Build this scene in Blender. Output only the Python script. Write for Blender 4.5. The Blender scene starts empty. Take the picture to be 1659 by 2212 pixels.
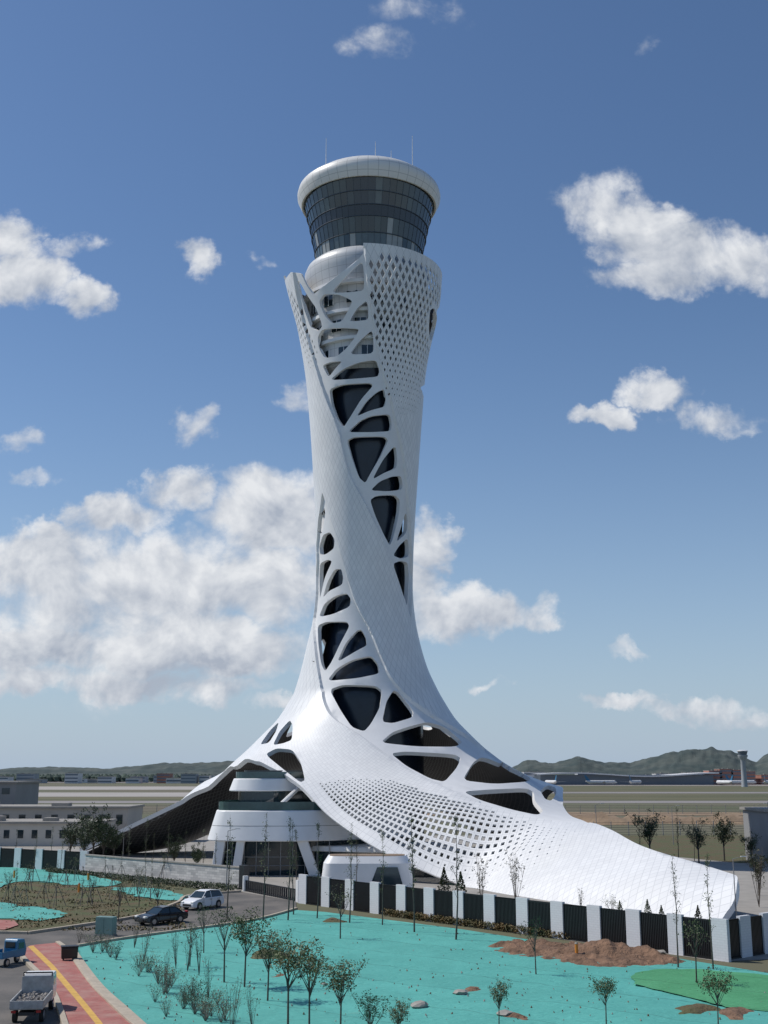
import bpy, bmesh, math, random
import numpy as np
from mathutils import Vector, Matrix, noise
from mathutils.bvhtree import BVHTree
from mathutils.geometry import delaunay_2d_cdt
random.seed(7)
rad=math.radians
H=13.0; FL=2550.0; PITCH=math.atan(566/FL); SP,CP=math.sin(PITCH),math.cos(PITCH)
def P(u,v,Y=None,z=0.0):
    x=(u-829.5)/FL; y=(1106-v)/FL; yc=CP-y*SP; zc=SP+y*CP
    t=Y/yc if Y is not None else (z-H)/zc
    return Vector((x*t,yc*t,H+zc*t))
def G(u,v): return P(u,v)
scene=bpy.context.scene; COL=scene.collection
# ---------------------------------------------------------------- camera
cd=bpy.data.cameras.new("camera"); cam=bpy.data.objects.new("camera",cd); COL.objects.link(cam)
cd.sensor_fit='VERTICAL'; cd.sensor_height=36; cd.sensor_width=27; cd.lens=36*FL/2212
cam.location=(0,0,H); cam.rotation_euler=(math.pi/2+PITCH,0,0); cd.clip_end=20000; cd.clip_start=.5
scene.camera=cam
scene.view_settings.view_transform='Standard'; scene.view_settings.look='None'; scene.view_settings.exposure=0
# ---------------------------------------------------------------- materials
def nd(nt,t,ins=None,**kw):
    n=nt.nodes.new(t)
    for k,v in kw.items(): setattr(n,k,v)
    if ins:
        for k,v in ins.items():
            if hasattr(v,'is_output'): nt.links.new(v,n.inputs[k])
            else: n.inputs[k].default_value=v
    return n
def M(nt,op,a,b=None,c=None,clamp=False):
    n=nt.nodes.new('ShaderNodeMath'); n.operation=op; n.use_clamp=clamp
    for i,v in enumerate((a,b,c)):
        if v is None: continue
        if hasattr(v,'is_output'): nt.links.new(v,n.inputs[i])
        else: n.inputs[i].default_value=v
    return n.outputs[0]
def mixc(nt,f,a,b,bt='MIX'):
    n=nt.nodes.new('ShaderNodeMix'); n.data_type='RGBA'; n.blend_type=bt
    for i,v in ((0,f),(6,a),(7,b)):
        if hasattr(v,'is_output'): nt.links.new(v,n.inputs[i])
        else: n.inputs[i].default_value=v if i==0 else (*v[:3],1)
    return n.outputs[2]
def mat(name,col,rough=.6,metal=0,var=.12,scale=1.0,col2=None,bump=0,bscale=None,spec=.5,stretch=None,dist=.1):
    m=bpy.data.materials.new(name); m.use_nodes=True; nt=m.node_tree
    b=nt.nodes['Principled BSDF']; b.inputs['Roughness'].default_value=rough; b.inputs['Metallic'].default_value=metal
    b.inputs['Specular IOR Level'].default_value=spec
    tc=nd(nt,'ShaderNodeTexCoord'); vec=tc.outputs['Object']
    if stretch: vec=nd(nt,'ShaderNodeVectorMath',{0:vec,1:stretch},operation='MULTIPLY').outputs[0]
    n=nd(nt,'ShaderNodeTexNoise',{'Vector':vec,'Scale':scale,'Detail':6.0,'Roughness':.6})
    f=n.outputs['Fac']
    c1=tuple(min(1,c*(1-var)) for c in col); c2=col2 or tuple(min(1,c*(1+var)) for c in col)
    if not col2: f=nd(nt,'ShaderNodeMapRange',{0:f,1:.3,2:.7}).outputs[0]
    else: f=nd(nt,'ShaderNodeMapRange',{0:f,1:.38,2:.62}).outputs[0]
    nt.links.new(mixc(nt,f,c1,c2),b.inputs['Base Color'])
    if bump:
        n2=nd(nt,'ShaderNodeTexNoise',{'Vector':vec,'Scale':bscale or scale*4,'Detail':5.0})
        bp=nd(nt,'ShaderNodeBump',{'Height':n2.outputs['Fac'],'Strength':bump,'Distance':dist})
        nt.links.new(bp.outputs[0],b.inputs['Normal'])
    return m
m_white=mat('white_paint',(.76,.76,.755),.45,var=.05,scale=.4)
m_frame=mat('frame_white',(.73,.73,.725),.5,var=.05,scale=.5)
m_core=mat('navy_core',(.010,.017,.030),.25,var=.3,scale=.3)
m_dark=mat('dark_metal',(.02,.021,.024),.45,var=.2)
m_glass=mat('dark_glass',(.015,.03,.038),.08,var=.4,scale=.25,spec=.8)
m_glassg=mat('green_glass',(.05,.10,.10),.08,var=.3,scale=.4,spec=.8)
m_black=mat('black_paint',(.012,.012,.014),.35,var=.2)
m_tyre=mat('rubber',(.02,.02,.02),.8)
m_rim=mat('rim_metal',(.4,.4,.42),.3,metal=.8)
m_carw=mat('car_white',(.78,.78,.78),.22,var=.02)
m_carb=mat('car_black',(.012,.013,.016),.15,var=.1)
m_blue=mat('blue_paint',(.03,.16,.30),.4,var=.15)
m_red=mat('red_lens',(.4,.02,.02),.25)
m_lamp=mat('lamp_lens',(.8,.8,.75),.15)
m_asph=mat('asphalt',(.10,.095,.088),.9,scale=.25,col2=(.15,.135,.12),bump=.3,bscale=8)
m_conc=mat('concrete',(.30,.28,.25),.85,var=.15,scale=.4)
m_kerb=mat('kerb_stone',(.42,.36,.28),.8,var=.15,scale=1.5)
m_yel=mat('yellow_tile',(.60,.36,.08),.8,var=.15,scale=2)
m_soil=mat('soil',(.18,.105,.065),.95,var=.45,scale=.9,bump=1.0,bscale=3,dist=.25)
m_drygrass=mat('dry_grass',(.125,.09,.045),.95,scale=.3,col2=(.08,.095,.035),bump=.8,bscale=5,dist=.2)
m_bark=mat('bark',(.10,.085,.07),.9,var=.3,scale=6,bump=.4)
m_leaf=mat('leaf',(.035,.065,.018),.6,scale=1.5,col2=(.08,.11,.03))
m_leafd=mat('leaf_dark',(.022,.045,.016),.6,scale=1.5,col2=(.05,.075,.025))
m_leafr=mat('leaf_russet',(.07,.055,.035),.7,scale=1.5,col2=(.08,.09,.04))
m_leafs=mat('leaf_shrub',(.11,.10,.06),.7,scale=1.5,col2=(.10,.14,.06))
m_beige=mat('beige_wall',(.42,.39,.35),.8,var=.08,scale=.2)
m_grey=mat('grey_wall',(.26,.26,.26),.8,var=.1,scale=.2)
m_orange=mat('orange_plastic',(.7,.25,.03),.5)
m_rock=mat('rubble',(.26,.24,.22),.9,var=.35,scale=4,bump=.5)
def pave_mat():
    m=bpy.data.materials.new('red_pavers'); m.use_nodes=True; nt=m.node_tree; b=nt.nodes['Principled BSDF']
    tc=nd(nt,'ShaderNodeTexCoord')
    br=nd(nt,'ShaderNodeTexBrick',{'Vector':tc.outputs['Object'],'Color1':(.44,.12,.10,1),'Color2':(.33,.08,.065,1),'Mortar':(.24,.15,.13,1),'Scale':1.6,'Mortar Size':.03})
    n=nd(nt,'ShaderNodeTexNoise',{'Vector':tc.outputs['Object'],'Scale':.7,'Detail':7.0,'Roughness':.65})
    nt.links.new(mixc(nt,nd(nt,'ShaderNodeMapRange',{0:n.outputs[0],1:.42,2:.72,4:.65}).outputs[0],br.outputs[0],(.42,.28,.23)),b.inputs['Base Color'])
    b.inputs['Roughness'].default_value=.85
    return m
m_pave=pave_mat()
def stone_mat(name,c1,c2,mo,bw,rh):
    m=bpy.data.materials.new(name); m.use_nodes=True; nt=m.node_tree; b=nt.nodes['Principled BSDF']
    tc=nd(nt,'ShaderNodeTexCoord'); s=nd(nt,'ShaderNodeSeparateXYZ',{0:tc.outputs['Object']})
    c=nd(nt,'ShaderNodeCombineXYZ',{0:s.outputs[0],1:s.outputs[2],2:0.0})
    br=nd(nt,'ShaderNodeTexBrick',{'Vector':c.outputs[0],'Color1':(*c1,1),'Color2':(*c2,1),'Mortar':(*mo,1),'Scale':1.0,'Mortar Size':.012,'Brick Width':bw,'Row Height':rh})
    n=nd(nt,'ShaderNodeTexNoise',{'Vector':tc.outputs['Object'],'Scale':.8,'Detail':6.0})
    nt.links.new(mixc(nt,nd(nt,'ShaderNodeMapRange',{0:n.outputs[0],1:.5,2:.8,4:.3}).outputs[0],br.outputs[0],tuple(x*.6 for x in c1)),b.inputs['Base Color']); b.inputs['Roughness'].default_value=.85
    return m
m_stone=stone_mat('stone_blocks',(.62,.60,.57),(.36,.355,.35),(.30,.30,.30),.9,.28)
m_pil=stone_mat('pillar_blocks',(.66,.67,.69),(.63,.64,.66),(.55,.56,.58),.4,.18)
def net_mat(name,c1,c2):
    m=bpy.data.materials.new(name); m.use_nodes=True; nt=m.node_tree; b=nt.nodes['Principled BSDF']
    tc=nd(nt,'ShaderNodeTexCoord'); o=tc.outputs['Object']
    n=nd(nt,'ShaderNodeTexNoise',{'Vector':o,'Scale':.22,'Detail':7.0,'Roughness':.65})
    col=mixc(nt,nd(nt,'ShaderNodeMapRange',{0:n.outputs[0],1:.35,2:.65}).outputs[0],c1,c2)
    s=nd(nt,'ShaderNodeSeparateXYZ',{0:o}); w=nd(nt,'ShaderNodeTexNoise',{'Vector':o,'Scale':.3,'Detail':3.0})
    q=M(nt,'ADD',M(nt,'MULTIPLY',s.outputs[0],.12),M(nt,'MULTIPLY',s.outputs[1],.16)); q=M(nt,'ADD',q,M(nt,'MULTIPLY',w.outputs[0],.35))
    ln=M(nt,'LESS_THAN',M(nt,'PINGPONG',q,.5),.014)
    wn=nd(nt,'ShaderNodeTexWhiteNoise',{'W':M(nt,'FLOOR',q)},noise_dimensions='1D')
    col=mixc(nt,M(nt,'MULTIPLY',wn.outputs['Value'],.22),col,tuple(c*.72 for c in c1))
    col=mixc(nt,M(nt,'MULTIPLY',ln,.5),col,tuple(c*.45 for c in c1))
    n3=nd(nt,'ShaderNodeTexNoise',{'Vector':o,'Scale':.45,'Detail':9.0,'Roughness':.72})
    col=mixc(nt,nd(nt,'ShaderNodeMapRange',{0:n3.outputs[0],1:.62,2:.78,4:.45}).outputs[0],col,(.13,.19,.14))
    nt.links.new(col,b.inputs['Base Color']); b.inputs['Roughness'].default_value=.75
    vs=nd(nt,'ShaderNodeVectorMath',{0:o,1:(1.0,2.6,1.0)},operation='MULTIPLY').outputs[0]
    n2=nd(nt,'ShaderNodeTexNoise',{'Vector':vs,'Scale':.8,'Detail':5.0,'Distortion':1.6,'Roughness':.5})
    bp=nd(nt,'ShaderNodeBump',{'Height':n2.outputs[0],'Strength':.45,'Distance':.35}); nt.links.new(bp.outputs[0],b.inputs['Normal'])
    return m
m_teal=net_mat('teal_net',(.075,.345,.30),(.10,.42,.365)); m_gnet=net_mat('green_net',(.055,.26,.11),(.08,.33,.15))
def lattice_mat(name,ca,cb,cl,stain,amt,lw,rough=.42):
    m=bpy.data.materials.new(name); m.use_nodes=True; nt=m.node_tree; b=nt.nodes['Principled BSDF']
    uv=nd(nt,'ShaderNodeUVMap'); s=nd(nt,'ShaderNodeSeparateXYZ',{0:uv.outputs[0]})
    p=M(nt,'ADD',s.outputs[0],s.outputs[1]); q=M(nt,'SUBTRACT',s.outputs[0],s.outputs[1])
    l=M(nt,'MAXIMUM',M(nt,'LESS_THAN',M(nt,'PINGPONG',p,.5),lw),M(nt,'LESS_THAN',M(nt,'PINGPONG',q,.5),lw))
    c=nd(nt,'ShaderNodeCombineXYZ',{0:M(nt,'FLOOR',p),1:M(nt,'FLOOR',q),2:0.0})
    wn=nd(nt,'ShaderNodeTexWhiteNoise',{'Vector':c.outputs[0]},noise_dimensions='3D')
    col=mixc(nt,wn.outputs['Value'],ca,cb)
    tc=nd(nt,'ShaderNodeTexCoord'); n=nd(nt,'ShaderNodeTexNoise',{'Vector':tc.outputs['Object'],'Scale':.12,'Detail':6.0})
    col=mixc(nt,nd(nt,'ShaderNodeMapRange',{0:n.outputs[0],1:.4,2:.75,4:.4}).outputs[0],col,stain)
    col=mixc(nt,M(nt,'MULTIPLY',l,amt),col,cl)
    nt.links.new(col,b.inputs['Base Color']); b.inputs['Roughness'].default_value=rough
    return m
m_shell=lattice_mat('shell_panels',(.73,.73,.725),(.80,.80,.79),(.38,.39,.40),(.65,.65,.64),.42,.045)
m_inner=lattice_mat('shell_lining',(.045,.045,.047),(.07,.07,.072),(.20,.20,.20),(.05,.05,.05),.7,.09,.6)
def radial_mat(name,col,N,zs,line=.03):
    m=bpy.data.materials.new(name); m.use_nodes=True; nt=m.node_tree; b=nt.nodes['Principled BSDF']
    tc=nd(nt,'ShaderNodeTexCoord'); s=nd(nt,'ShaderNodeSeparateXYZ',{0:tc.outputs['Object']})
    a=M(nt,'MULTIPLY',M(nt,'ARCTAN2',s.outputs[1],s.outputs[0]),N/(2*math.pi))
    l=M(nt,'MAXIMUM',M(nt,'LESS_THAN',M(nt,'PINGPONG',a,.5),line),M(nt,'LESS_THAN',M(nt,'PINGPONG',M(nt,'MULTIPLY',s.outputs[2],1/zs),.5),line))
    nt.links.new(mixc(nt,M(nt,'MULTIPLY',l,.55),col,tuple(c*.4 for c in col)),b.inputs['Base Color']); b.inputs['Roughness'].default_value=.42
    return m
m_roof=radial_mat('roof_panels',(.73,.71,.67),44,1.6); m_drum=radial_mat('drum_panels_shaded',(.55,.555,.555),40,1.5)  # drum: white panels greyed, the shade behind the shell collar put into the colour

# ---------------------------------------------------------------- mesh builder
class MB:
    def __init__(s): s.v=[]; s.f=[]; s.m=[]
    def add(s,vs,fs,mi=0):
        o=len(s.v); s.v+=[tuple(v) for v in vs]; s.f+=[tuple(i+o for i in f) for f in fs]; s.m+=[mi]*len(fs); return s
    def box(s,x0,x1,y0,y1,z0,z1,mi=0,tx=0,ty=0):
        vs=[(x0,y0,z0),(x1,y0,z0),(x1,y1,z0),(x0,y1,z0),(x0+tx,y0+ty,z1),(x1-tx,y0+ty,z1),(x1-tx,y1-ty,z1),(x0+tx,y1-ty,z1)]
        return s.add(vs,[(3,2,1,0),(4,5,6,7),(0,1,5,4),(1,2,6,5),(2,3,7,6),(3,0,4,7)],mi)
    def tube(s,p0,p1,r0,r1=None,n=8,mi=0):
        r1=r0 if r1 is None else r1; p0=Vector(p0);p1=Vector(p1); d=(p1-p0)
        if d.length<1e-6: return s
        d.normalize(); a=d.orthogonal().normalized(); b=d.cross(a)
        vs=[p0+(a*math.cos(i*2*math.pi/n)+b*math.sin(i*2*math.pi/n))*r0 for i in range(n)]+[p1+(a*math.cos(i*2*math.pi/n)+b*math.sin(i*2*math.pi/n))*r1 for i in range(n)]
        return s.add(vs,[(i,(i+1)%n,n+(i+1)%n,n+i) for i in range(n)]+[tuple(range(n-1,-1,-1)),tuple(range(n,2*n))],mi)
    def rev(s,prof,n=96,mi=0):
        k=len(prof); vs=[(r*math.cos(2*math.pi*i/n),r*math.sin(2*math.pi*i/n),z) for i in range(n) for r,z in prof]
        return s.add(vs,[(i*k+j,((i+1)%n)*k+j,((i+1)%n)*k+j+1,i*k+j+1) for i in range(n) for j in range(k-1)],mi)
    def loft(s,pa,za,pb,zb,mi=0,cap=True):
        n=len(pa); vs=[(x,y,za) for x,y in pa]+[(x,y,zb) for x,y in pb]
        fs=[(i,(i+1)%n,n+(i+1)%n,n+i) for i in range(n)]
        if cap: fs+=[tuple(range(n-1,-1,-1)),tuple(range(n,2*n))]
        return s.add(vs,fs,mi)
    def side(s,prof,hw,mi=0,hw2=None):
        hw2=hw2 or [hw]*len(prof); n=len(prof)
        vs=[(x,-w,z) for (x,z),w in zip(prof,hw2)]+[(x,w,z) for (x,z),w in zip(prof,hw2)]
        return s.add(vs,[(i,(i+1)%n,n+(i+1)%n,n+i) for i in range(n)]+[tuple(range(n-1,-1,-1)),tuple(range(n,2*n))],mi)
    def mesh(s,name,mats,smooth=False):
        me=bpy.data.meshes.new(name); me.from_pydata(s.v,[],s.f)
        for m in (mats if isinstance(mats,(list,tuple)) else [mats]): me.materials.append(m)
        me.polygons.foreach_set('material_index',s.m)
        bm=bmesh.new(); bm.from_mesh(me); bmesh.ops.recalc_face_normals(bm,faces=bm.faces); bm.to_mesh(me); bm.free()
        if smooth:
            me.polygons.foreach_set('use_smooth',[True]*len(me.polygons)); me.set_sharp_from_angle(angle=rad(38))
        return me
def link(name,me,parent=None,loc=(0,0,0),rz=0,sc=1,bevel=0):
    o=bpy.data.objects.new(name,me); COL.objects.link(o); o.location=loc; o.rotation_euler=(0,0,rz); o.scale=(sc,sc,sc) if not isinstance(sc,tuple) else sc
    if parent: o.parent=parent
    if bevel:
        b=o.modifiers.new('bevel','BEVEL'); b.width=bevel; b.segments=2; b.limit_method='ANGLE'; b.angle_limit=rad(40)
    return o
def thing(name,label,cat,loc=(0,0,0),rz=0,sc=1,group=None):
    e=link(name,None,None,loc,rz,sc); e.empty_display_size=1; e['label']=label; e['category']=cat
    if group: e['group']=group
    return e
def tag(o,label,cat,group=None):
    o['label']=label; o['category']=cat
    if group: o['group']=group
    return o
def struct(o): o['kind']='structure'; return o

# ---------------------------------------------------------------- sun + sky
sdir=Vector((-.68,.16,.90)).normalized()
sl=bpy.data.lights.new('sun','SUN'); sl.energy=3.7; sl.angle=rad(.55); sl.color=(1,.955,.89)
so=bpy.data.objects.new('sun',sl); COL.objects.link(so); so.rotation_euler=sdir.to_track_quat('Z','Y').to_euler(); so.location=(-60,60,150)
w=bpy.data.worlds.new("World"); scene.world=w; w.use_nodes=True; nt=w.node_tree; nt.nodes.clear()
try:
    w.cycles.sampling_method='MANUAL'; w.cycles.sample_map_resolution=512
except Exception: pass
sky=nd(nt,'ShaderNodeTexSky',sky_type='NISHITA'); sky.sun_disc=False; sky.sun_elevation=math.asin(sdir.z); sky.sun_rotation=math.atan2(sdir.x,sdir.y)
sky.altitude=0; sky.air_density=1.0; sky.dust_density=.3; sky.ozone_density=1.5
hs=nd(nt,'ShaderNodeHueSaturation',{'Saturation':1.1,'Value':1.0,'Color':sky.outputs[0]})
tint=mixc(nt,1.0,hs.outputs[0],(.96,.99,1.06),'MULTIPLY')
bgs=nd(nt,'ShaderNodeBackground',{'Color':tint,'Strength':.094})
tc=nd(nt,'ShaderNodeTexCoord'); s=nd(nt,'ShaderNodeSeparateXYZ',{0:tc.outputs['Generated']})
hz=M(nt,'POWER',nd(nt,'ShaderNodeMapRange',{0:s.outputs[2],1:0.0,2:.46,3:1.0,4:0.0}).outputs[0],2.6)
bgh=nd(nt,'ShaderNodeBackground',{'Color':(.36,.48,.65,1),'Strength':1.0})
bg1=nd(nt,'ShaderNodeMixShader',{0:M(nt,'MULTIPLY',hz,.85),1:bgs.outputs[0],2:bgh.outputs[0]})
ym=M(nt,'MAXIMUM',s.outputs[1],.02)
q0=nd(nt,'ShaderNodeCombineXYZ',{0:M(nt,'DIVIDE',s.outputs[0],ym),1:M(nt,'DIVIDE',s.outputs[2],ym),2:0.0}).outputs[0]
wn=nd(nt,'ShaderNodeTexNoise',{'Vector':q0,'Scale':24.0,'Detail':5.0,'Roughness':.6})
wv=nd(nt,'ShaderNodeVectorMath',{0:wn.outputs['Color'],1:(.5,.5,.5)},operation='SUBTRACT').outputs[0]
q=nd(nt,'ShaderNodeVectorMath',{0:wv,1:(.075,.055,0),2:q0},operation='MULTIPLY_ADD').outputs[0]
def qd(u,v):
    p=P(u,v,Y=1.0); return p.x,p.z-H
blobs=[(1300,450,95,78,.7),(1400,510,130,74,.95),(1500,545,140,74,1),(1600,570,120,68,.95),(1450,600,170,46,.95),
(1310,905,70,30,.75),(1420,850,90,40,.85),(1545,905,95,40,.7),(1590,930,70,22,.5),
(10,520,80,70,.95),(70,600,95,70,.95),(145,528,70,28,.6),(185,650,66,48,.8),(432,560,52,50,.72),(418,915,56,46,.68),(645,870,60,36,.62),(45,955,50,28,.5),(800,90,110,45,.42),(920,20,120,36,.36),(60,1030,60,22,.45),(580,560,34,18,.4),(1380,95,40,20,.3),
(110,1220,210,85,1),(260,1115,120,52,.95),(385,1055,80,52,.9),(330,1250,280,100,1),(590,1110,170,95,1),(520,1260,200,95,1),(100,1400,210,62,1),(330,1400,240,70,.95),(520,1395,180,66,1),(260,1330,440,180,.72),(60,1475,170,40,.85),(320,1480,280,40,.85),
(930,1180,64,60,.95),(980,1320,165,64,1),(890,1260,90,54,.85),(1165,1325,64,38,.65),(1350,1402,66,18,.6),(1057,1477,44,15,.6),(1340,1510,95,24,.75),(1500,1528,130,26,.6),(1610,1545,100,22,.5),(620,1525,80,20,.5)]
S=None;T=None
for u,v,a,b,amp in blobs:
    cx,cy=qd(u,v); ax=abs(qd(u+a,v)[0]-cx)*1.25; by=abs(qd(u,v-b)[1]-cy)*1.25
    d=nd(nt,'ShaderNodeVectorMath',{0:q,1:(1/ax,1/by,0),2:(-cx/ax,-cy/by,0)},operation='MULTIPLY_ADD').outputs[0]
    dd=nd(nt,'ShaderNodeVectorMath',{0:d,1:d},operation='DOT_PRODUCT').outputs['Value']
    m=M(nt,'MULTIPLY_ADD',dd,-amp,amp,clamp=True)
    dy=nd(nt,'ShaderNodeSeparateXYZ',{0:d}).outputs[1]
    S=m if S is None else M(nt,'MAXIMUM',S,m)
    T=M(nt,'MULTIPLY',m,dy) if T is None else M(nt,'MULTIPLY_ADD',m,dy,T)
n1=nd(nt,'ShaderNodeTexNoise',{'Vector':q0,'Scale':15.0,'Detail':8.0,'Roughness':.60,'Distortion':.25})
qs=nd(nt,'ShaderNodeVectorMath',{0:q0,1:(-.012,.016,0)},operation='ADD').outputs[0]
n2=nd(nt,'ShaderNodeTexNoise',{'Vector':qs,'Scale':15.0,'Detail':4.0,'Roughness':.6,'Distortion':.25})
den=M(nt,'ADD',M(nt,'MULTIPLY',S,1.2),M(nt,'MULTIPLY',M(nt,'SUBTRACT',n1.outputs[0],.5),2.2))
al=nd(nt,'ShaderNodeMapRange',{0:den,1:.12,2:1.0},interpolation_type='SMOOTHSTEP').outputs[0]
al=M(nt,'MULTIPLY',al,nd(nt,'ShaderNodeMapRange',{0:S,1:0.0,2:.38},interpolation_type='SMOOTHSTEP').outputs[0])
al=M(nt,'MULTIPLY',al,M(nt,'GREATER_THAN',s.outputs[1],.05)); al=M(nt,'MULTIPLY',al,.98,clamp=True)
shd=M(nt,'ADD',.54,M(nt,'MULTIPLY',M(nt,'SUBTRACT',n1.outputs[0],n2.outputs[0]),3.0))
shd=M(nt,'ADD',shd,M(nt,'MULTIPLY',T,.32),clamp=True)
cc=mixc(nt,shd,(.42,.47,.56),(.84,.86,.89))
bg2=nd(nt,'ShaderNodeBackground',{'Color':cc,'Strength':.95})
mx=nd(nt,'ShaderNodeMixShader',{0:al,1:bg1.outputs[0],2:bg2.outputs[0]})
wo=nd(nt,'ShaderNodeOutputWorld',{0:mx.outputs[0]})

# ---------------------------------------------------------------- tower surface
D=190.0
sil=[(520,594,970),(590,611,956),(650,626,951),(700,640,942),(750,650,930),(800,658,921),(900,668,912),(1000,675,905),(1100,680,898),(1200,682,893),(1300,681,893),(1350,674,899),(1400,662,910),(1450,650,926),(1500,635,950)]
tb=[]
for v,a,b in sil:
    pa,pb=P(a,v,Y=D),P(b,v,Y=D); tb.append((pa.z,(pb.x-pa.x)/2,(pa.x+pb.x)/2))
tb.sort()
def hermite(xs,ys):
    xs=np.array(xs,float);ys=np.array(ys,float); m=np.gradient(ys,xs)
    def f(x):
        x=np.clip(np.asarray(x,float),xs[0],xs[-1]); i=np.clip(np.searchsorted(xs,x)-1,0,len(xs)-2)
        h=xs[i+1]-xs[i]; t=(x-xs[i])/h
        return ys[i]*(2*t**3-3*t**2+1)+m[i]*h*(t**3-2*t**2+t)+ys[i+1]*(-2*t**3+3*t**2)+m[i+1]*h*(t**3-t**2)
    return f
rz=hermite([t[0] for t in tb],[t[1] for t in tb]); cz=hermite([t[0] for t in tb],[t[2] for t in tb])
ZJ,RJ,X0=tb[0]; ZT=96.6
nomz=hermite([RJ,13.9,17.3,20.8,30,45,70,100],[ZJ,21.7,18.1,15.2,11,6.5,3,1])
zz=np.linspace(ZJ,tb[-1][0],1500); rr=rz(zz); dl=np.hypot(np.diff(zz),np.diff(rr)); ww=np.concatenate([[0],-np.cumsum(dl/((rr[1:]+rr[:-1])/2))])
def z2w(z): return np.interp(z,zz,ww)
def w2z(w): return np.interp(w,ww[::-1],zz[::-1])
def E(u,v,Y): p=P(u,v,Y=Y); return (p.x-X0,p.y-D,p.z)
ctrl=[]
for k in range(24):
    a=k*math.pi/12
    for r in (13.9,17.3,20.8): ctrl.append((r*math.cos(a),r*math.sin(a),float(nomz(r))))
left=[E(165,1838,197),E(200,1823,197),E(300,1778,196),E(380,1738,194.5),E(450,1700,191),E(505,1664,184),E(560,1643,174)]
right=[E(610,1670,168.5),E(655,1702,164),E(700,1753,160),E(750,1792,156.5),E(800,1824,153.5),E(860,1857,151),E(940,1893,148.5),E(1000,1917,145.5)]
gl=[(16.5,-54,0),(22,-64,0),(27,-74,0),(30.8,-82.5,0)]
ridge=[(32.6,-82.0,1.6),(34.2,-79.8,3.6),E(1583,1887,116),E(1500,1860,121),E(1400,1829,129),E(1330,1797,139),E(1290,1780,147),E(1250,1762,160),E(1218,1733,174)]
rb=[E(1216,1702,188),(31,8,11),(31,20,9.5),(33,34,6),(34,46,2.5),(32,54,0)]
back=[(26,50,0),(20,40,3),(10,30,9),(0,24,13.5),(-8,22,14.5),(-15,22,13),(-22,24,7),(-30,22,2.5),(-38,18,.8),(-45,12,.1)]
ctrl+=left+right+ridge+rb+back
ctrl+=[E(430,1694,197),E(515,1642,189),(-34,11,3.8),(-27,13,6.5),E(1100,1830,143),E(1200,1868,131),E(1000,1790,152),E(900,1740,158),E(1000,1700,163),E(1100,1740,158),E(800,1700,163),E(1100,1660,176),E(1150,1690,177),E(1165,1733,168),E(1350,1880,121),(20,-53,3.2),(25,-62,3.6),(30,-74,3.6),(16.5,-46,2.6)]
ca=np.array(ctrl); n=len(ca)
def kern(d2): return .5*d2*np.log(d2+1e-9)
d2=((ca[:,None,:2]-ca[None,:,:2])**2).sum(2); A=np.zeros((n+3,n+3)); A[:n,:n]=kern(d2)+np.eye(n)*2.0
A[:n,n]=1;A[:n,n+1:]=ca[:,:2];A[n,:n]=1;A[n+1:,:n]=ca[:,:2].T
sol=np.linalg.solve(A,np.concatenate([ca[:,2],[0,0,0]]))
GLP=np.array([right[-1][:2]]+[g[:2] for g in gl])
def tps(x,y):
    out=np.zeros(len(x))
    for i in range(0,len(x),4000):
        xs,ys=x[i:i+4000],y[i:i+4000]; dd=(xs[:,None]-ca[:,0])**2+(ys[:,None]-ca[:,1])**2
        out[i:i+4000]=kern(dd)@sol[:n]+sol[n]+sol[n+1]*xs+sol[n+2]*ys
    d=np.full(len(x),1e9)
    for a,b in zip(GLP[:-1],GLP[1:]):
        v=b-a; t=np.clip(((x-a[0])*v[0]+(y-a[1])*v[1])/(v@v),0,1); d=np.minimum(d,np.hypot(x-a[0]-t*v[0],y-a[1]-t*v[1]))
    out=np.maximum(out,.05); return out*(1-np.exp(-1.0*d/np.minimum(out,6))*np.clip(1-d/14,0,1)**2)
def surf(th,wv):
    th=np.asarray(th,float);wv=np.asarray(wv,float)
    r=RJ*np.exp(np.maximum(wv,0)); x=r*np.cos(th); y=r*np.sin(th)
    s=np.clip((r-13)/4.5,0,1); s=s*s*(3-2*s)
    zsk=nomz(r)*(1-s)+tps(x,y)*s
    zs=w2z(wv); rs=rz(zs); up=wv<0
    X=np.where(up,cz(zs)+rs*np.cos(th),X0+x); Y=np.where(up,D+rs*np.sin(th),D+y); Z=np.where(up,zs,zsk)
    return np.stack([X,Y,Z],1)
def inv(p):
    if p.z>ZJ and math.hypot(p.x-X0,p.y-D)<RJ*1.6:
        th=math.atan2(p.y-D,p.x-float(cz(p.z))); wv=float(z2w(p.z))
    else:
        th=math.atan2(p.y-D,p.x-X0); wv=math.log(max(math.hypot(p.x-X0,p.y-D),RJ)/RJ)
    if th>rad(100): th-=2*math.pi
    return (th,wv)
def catmull(pts,k=6,closed=True):
    pts=[np.array(p,float) for p in pts]; n=len(pts); out=[]
    for i in range(n if closed else n-1):
        p0,p1,p2,p3=[pts[(i+j-1)%n] if closed else pts[min(max(i+j-1,0),n-1)] for j in range(4)]
        for a in range(k):
            t=a/k; out.append(.5*((2*p1)+(-p0+p2)*t+(2*p0-5*p1+4*p2-p3)*t*t+(-p0+3*p1-3*p2+p3)*t**3))
    if not closed: out.append(pts[-1])
    return out
edge=[p[:2] for p in left+right+gl+ridge+rb+back]
ed=catmull(edge,7)
ew=[]
for x,y in ed:
    th=math.atan2(y,x); 
    if th>rad(100): th-=2*math.pi
    ew.append((th,math.log(math.hypot(x,y)/RJ)))
ew.sort(); q_=[ew[0]]
for e in ew[1:]:
    if e[0]-q_[-1][0]>.003: q_.append(e)
ew=q_; T0,T1=rad(-260),rad(100)
we=math.log(24/RJ); ew=[e for e in ew if T0+.01<e[0]<T1-.01]; ew=[(T0,we)]+ew+[(T1,we)]
eth=np.array([e[0] for e in ew]); ewv=np.array([e[1] for e in ew])
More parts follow.
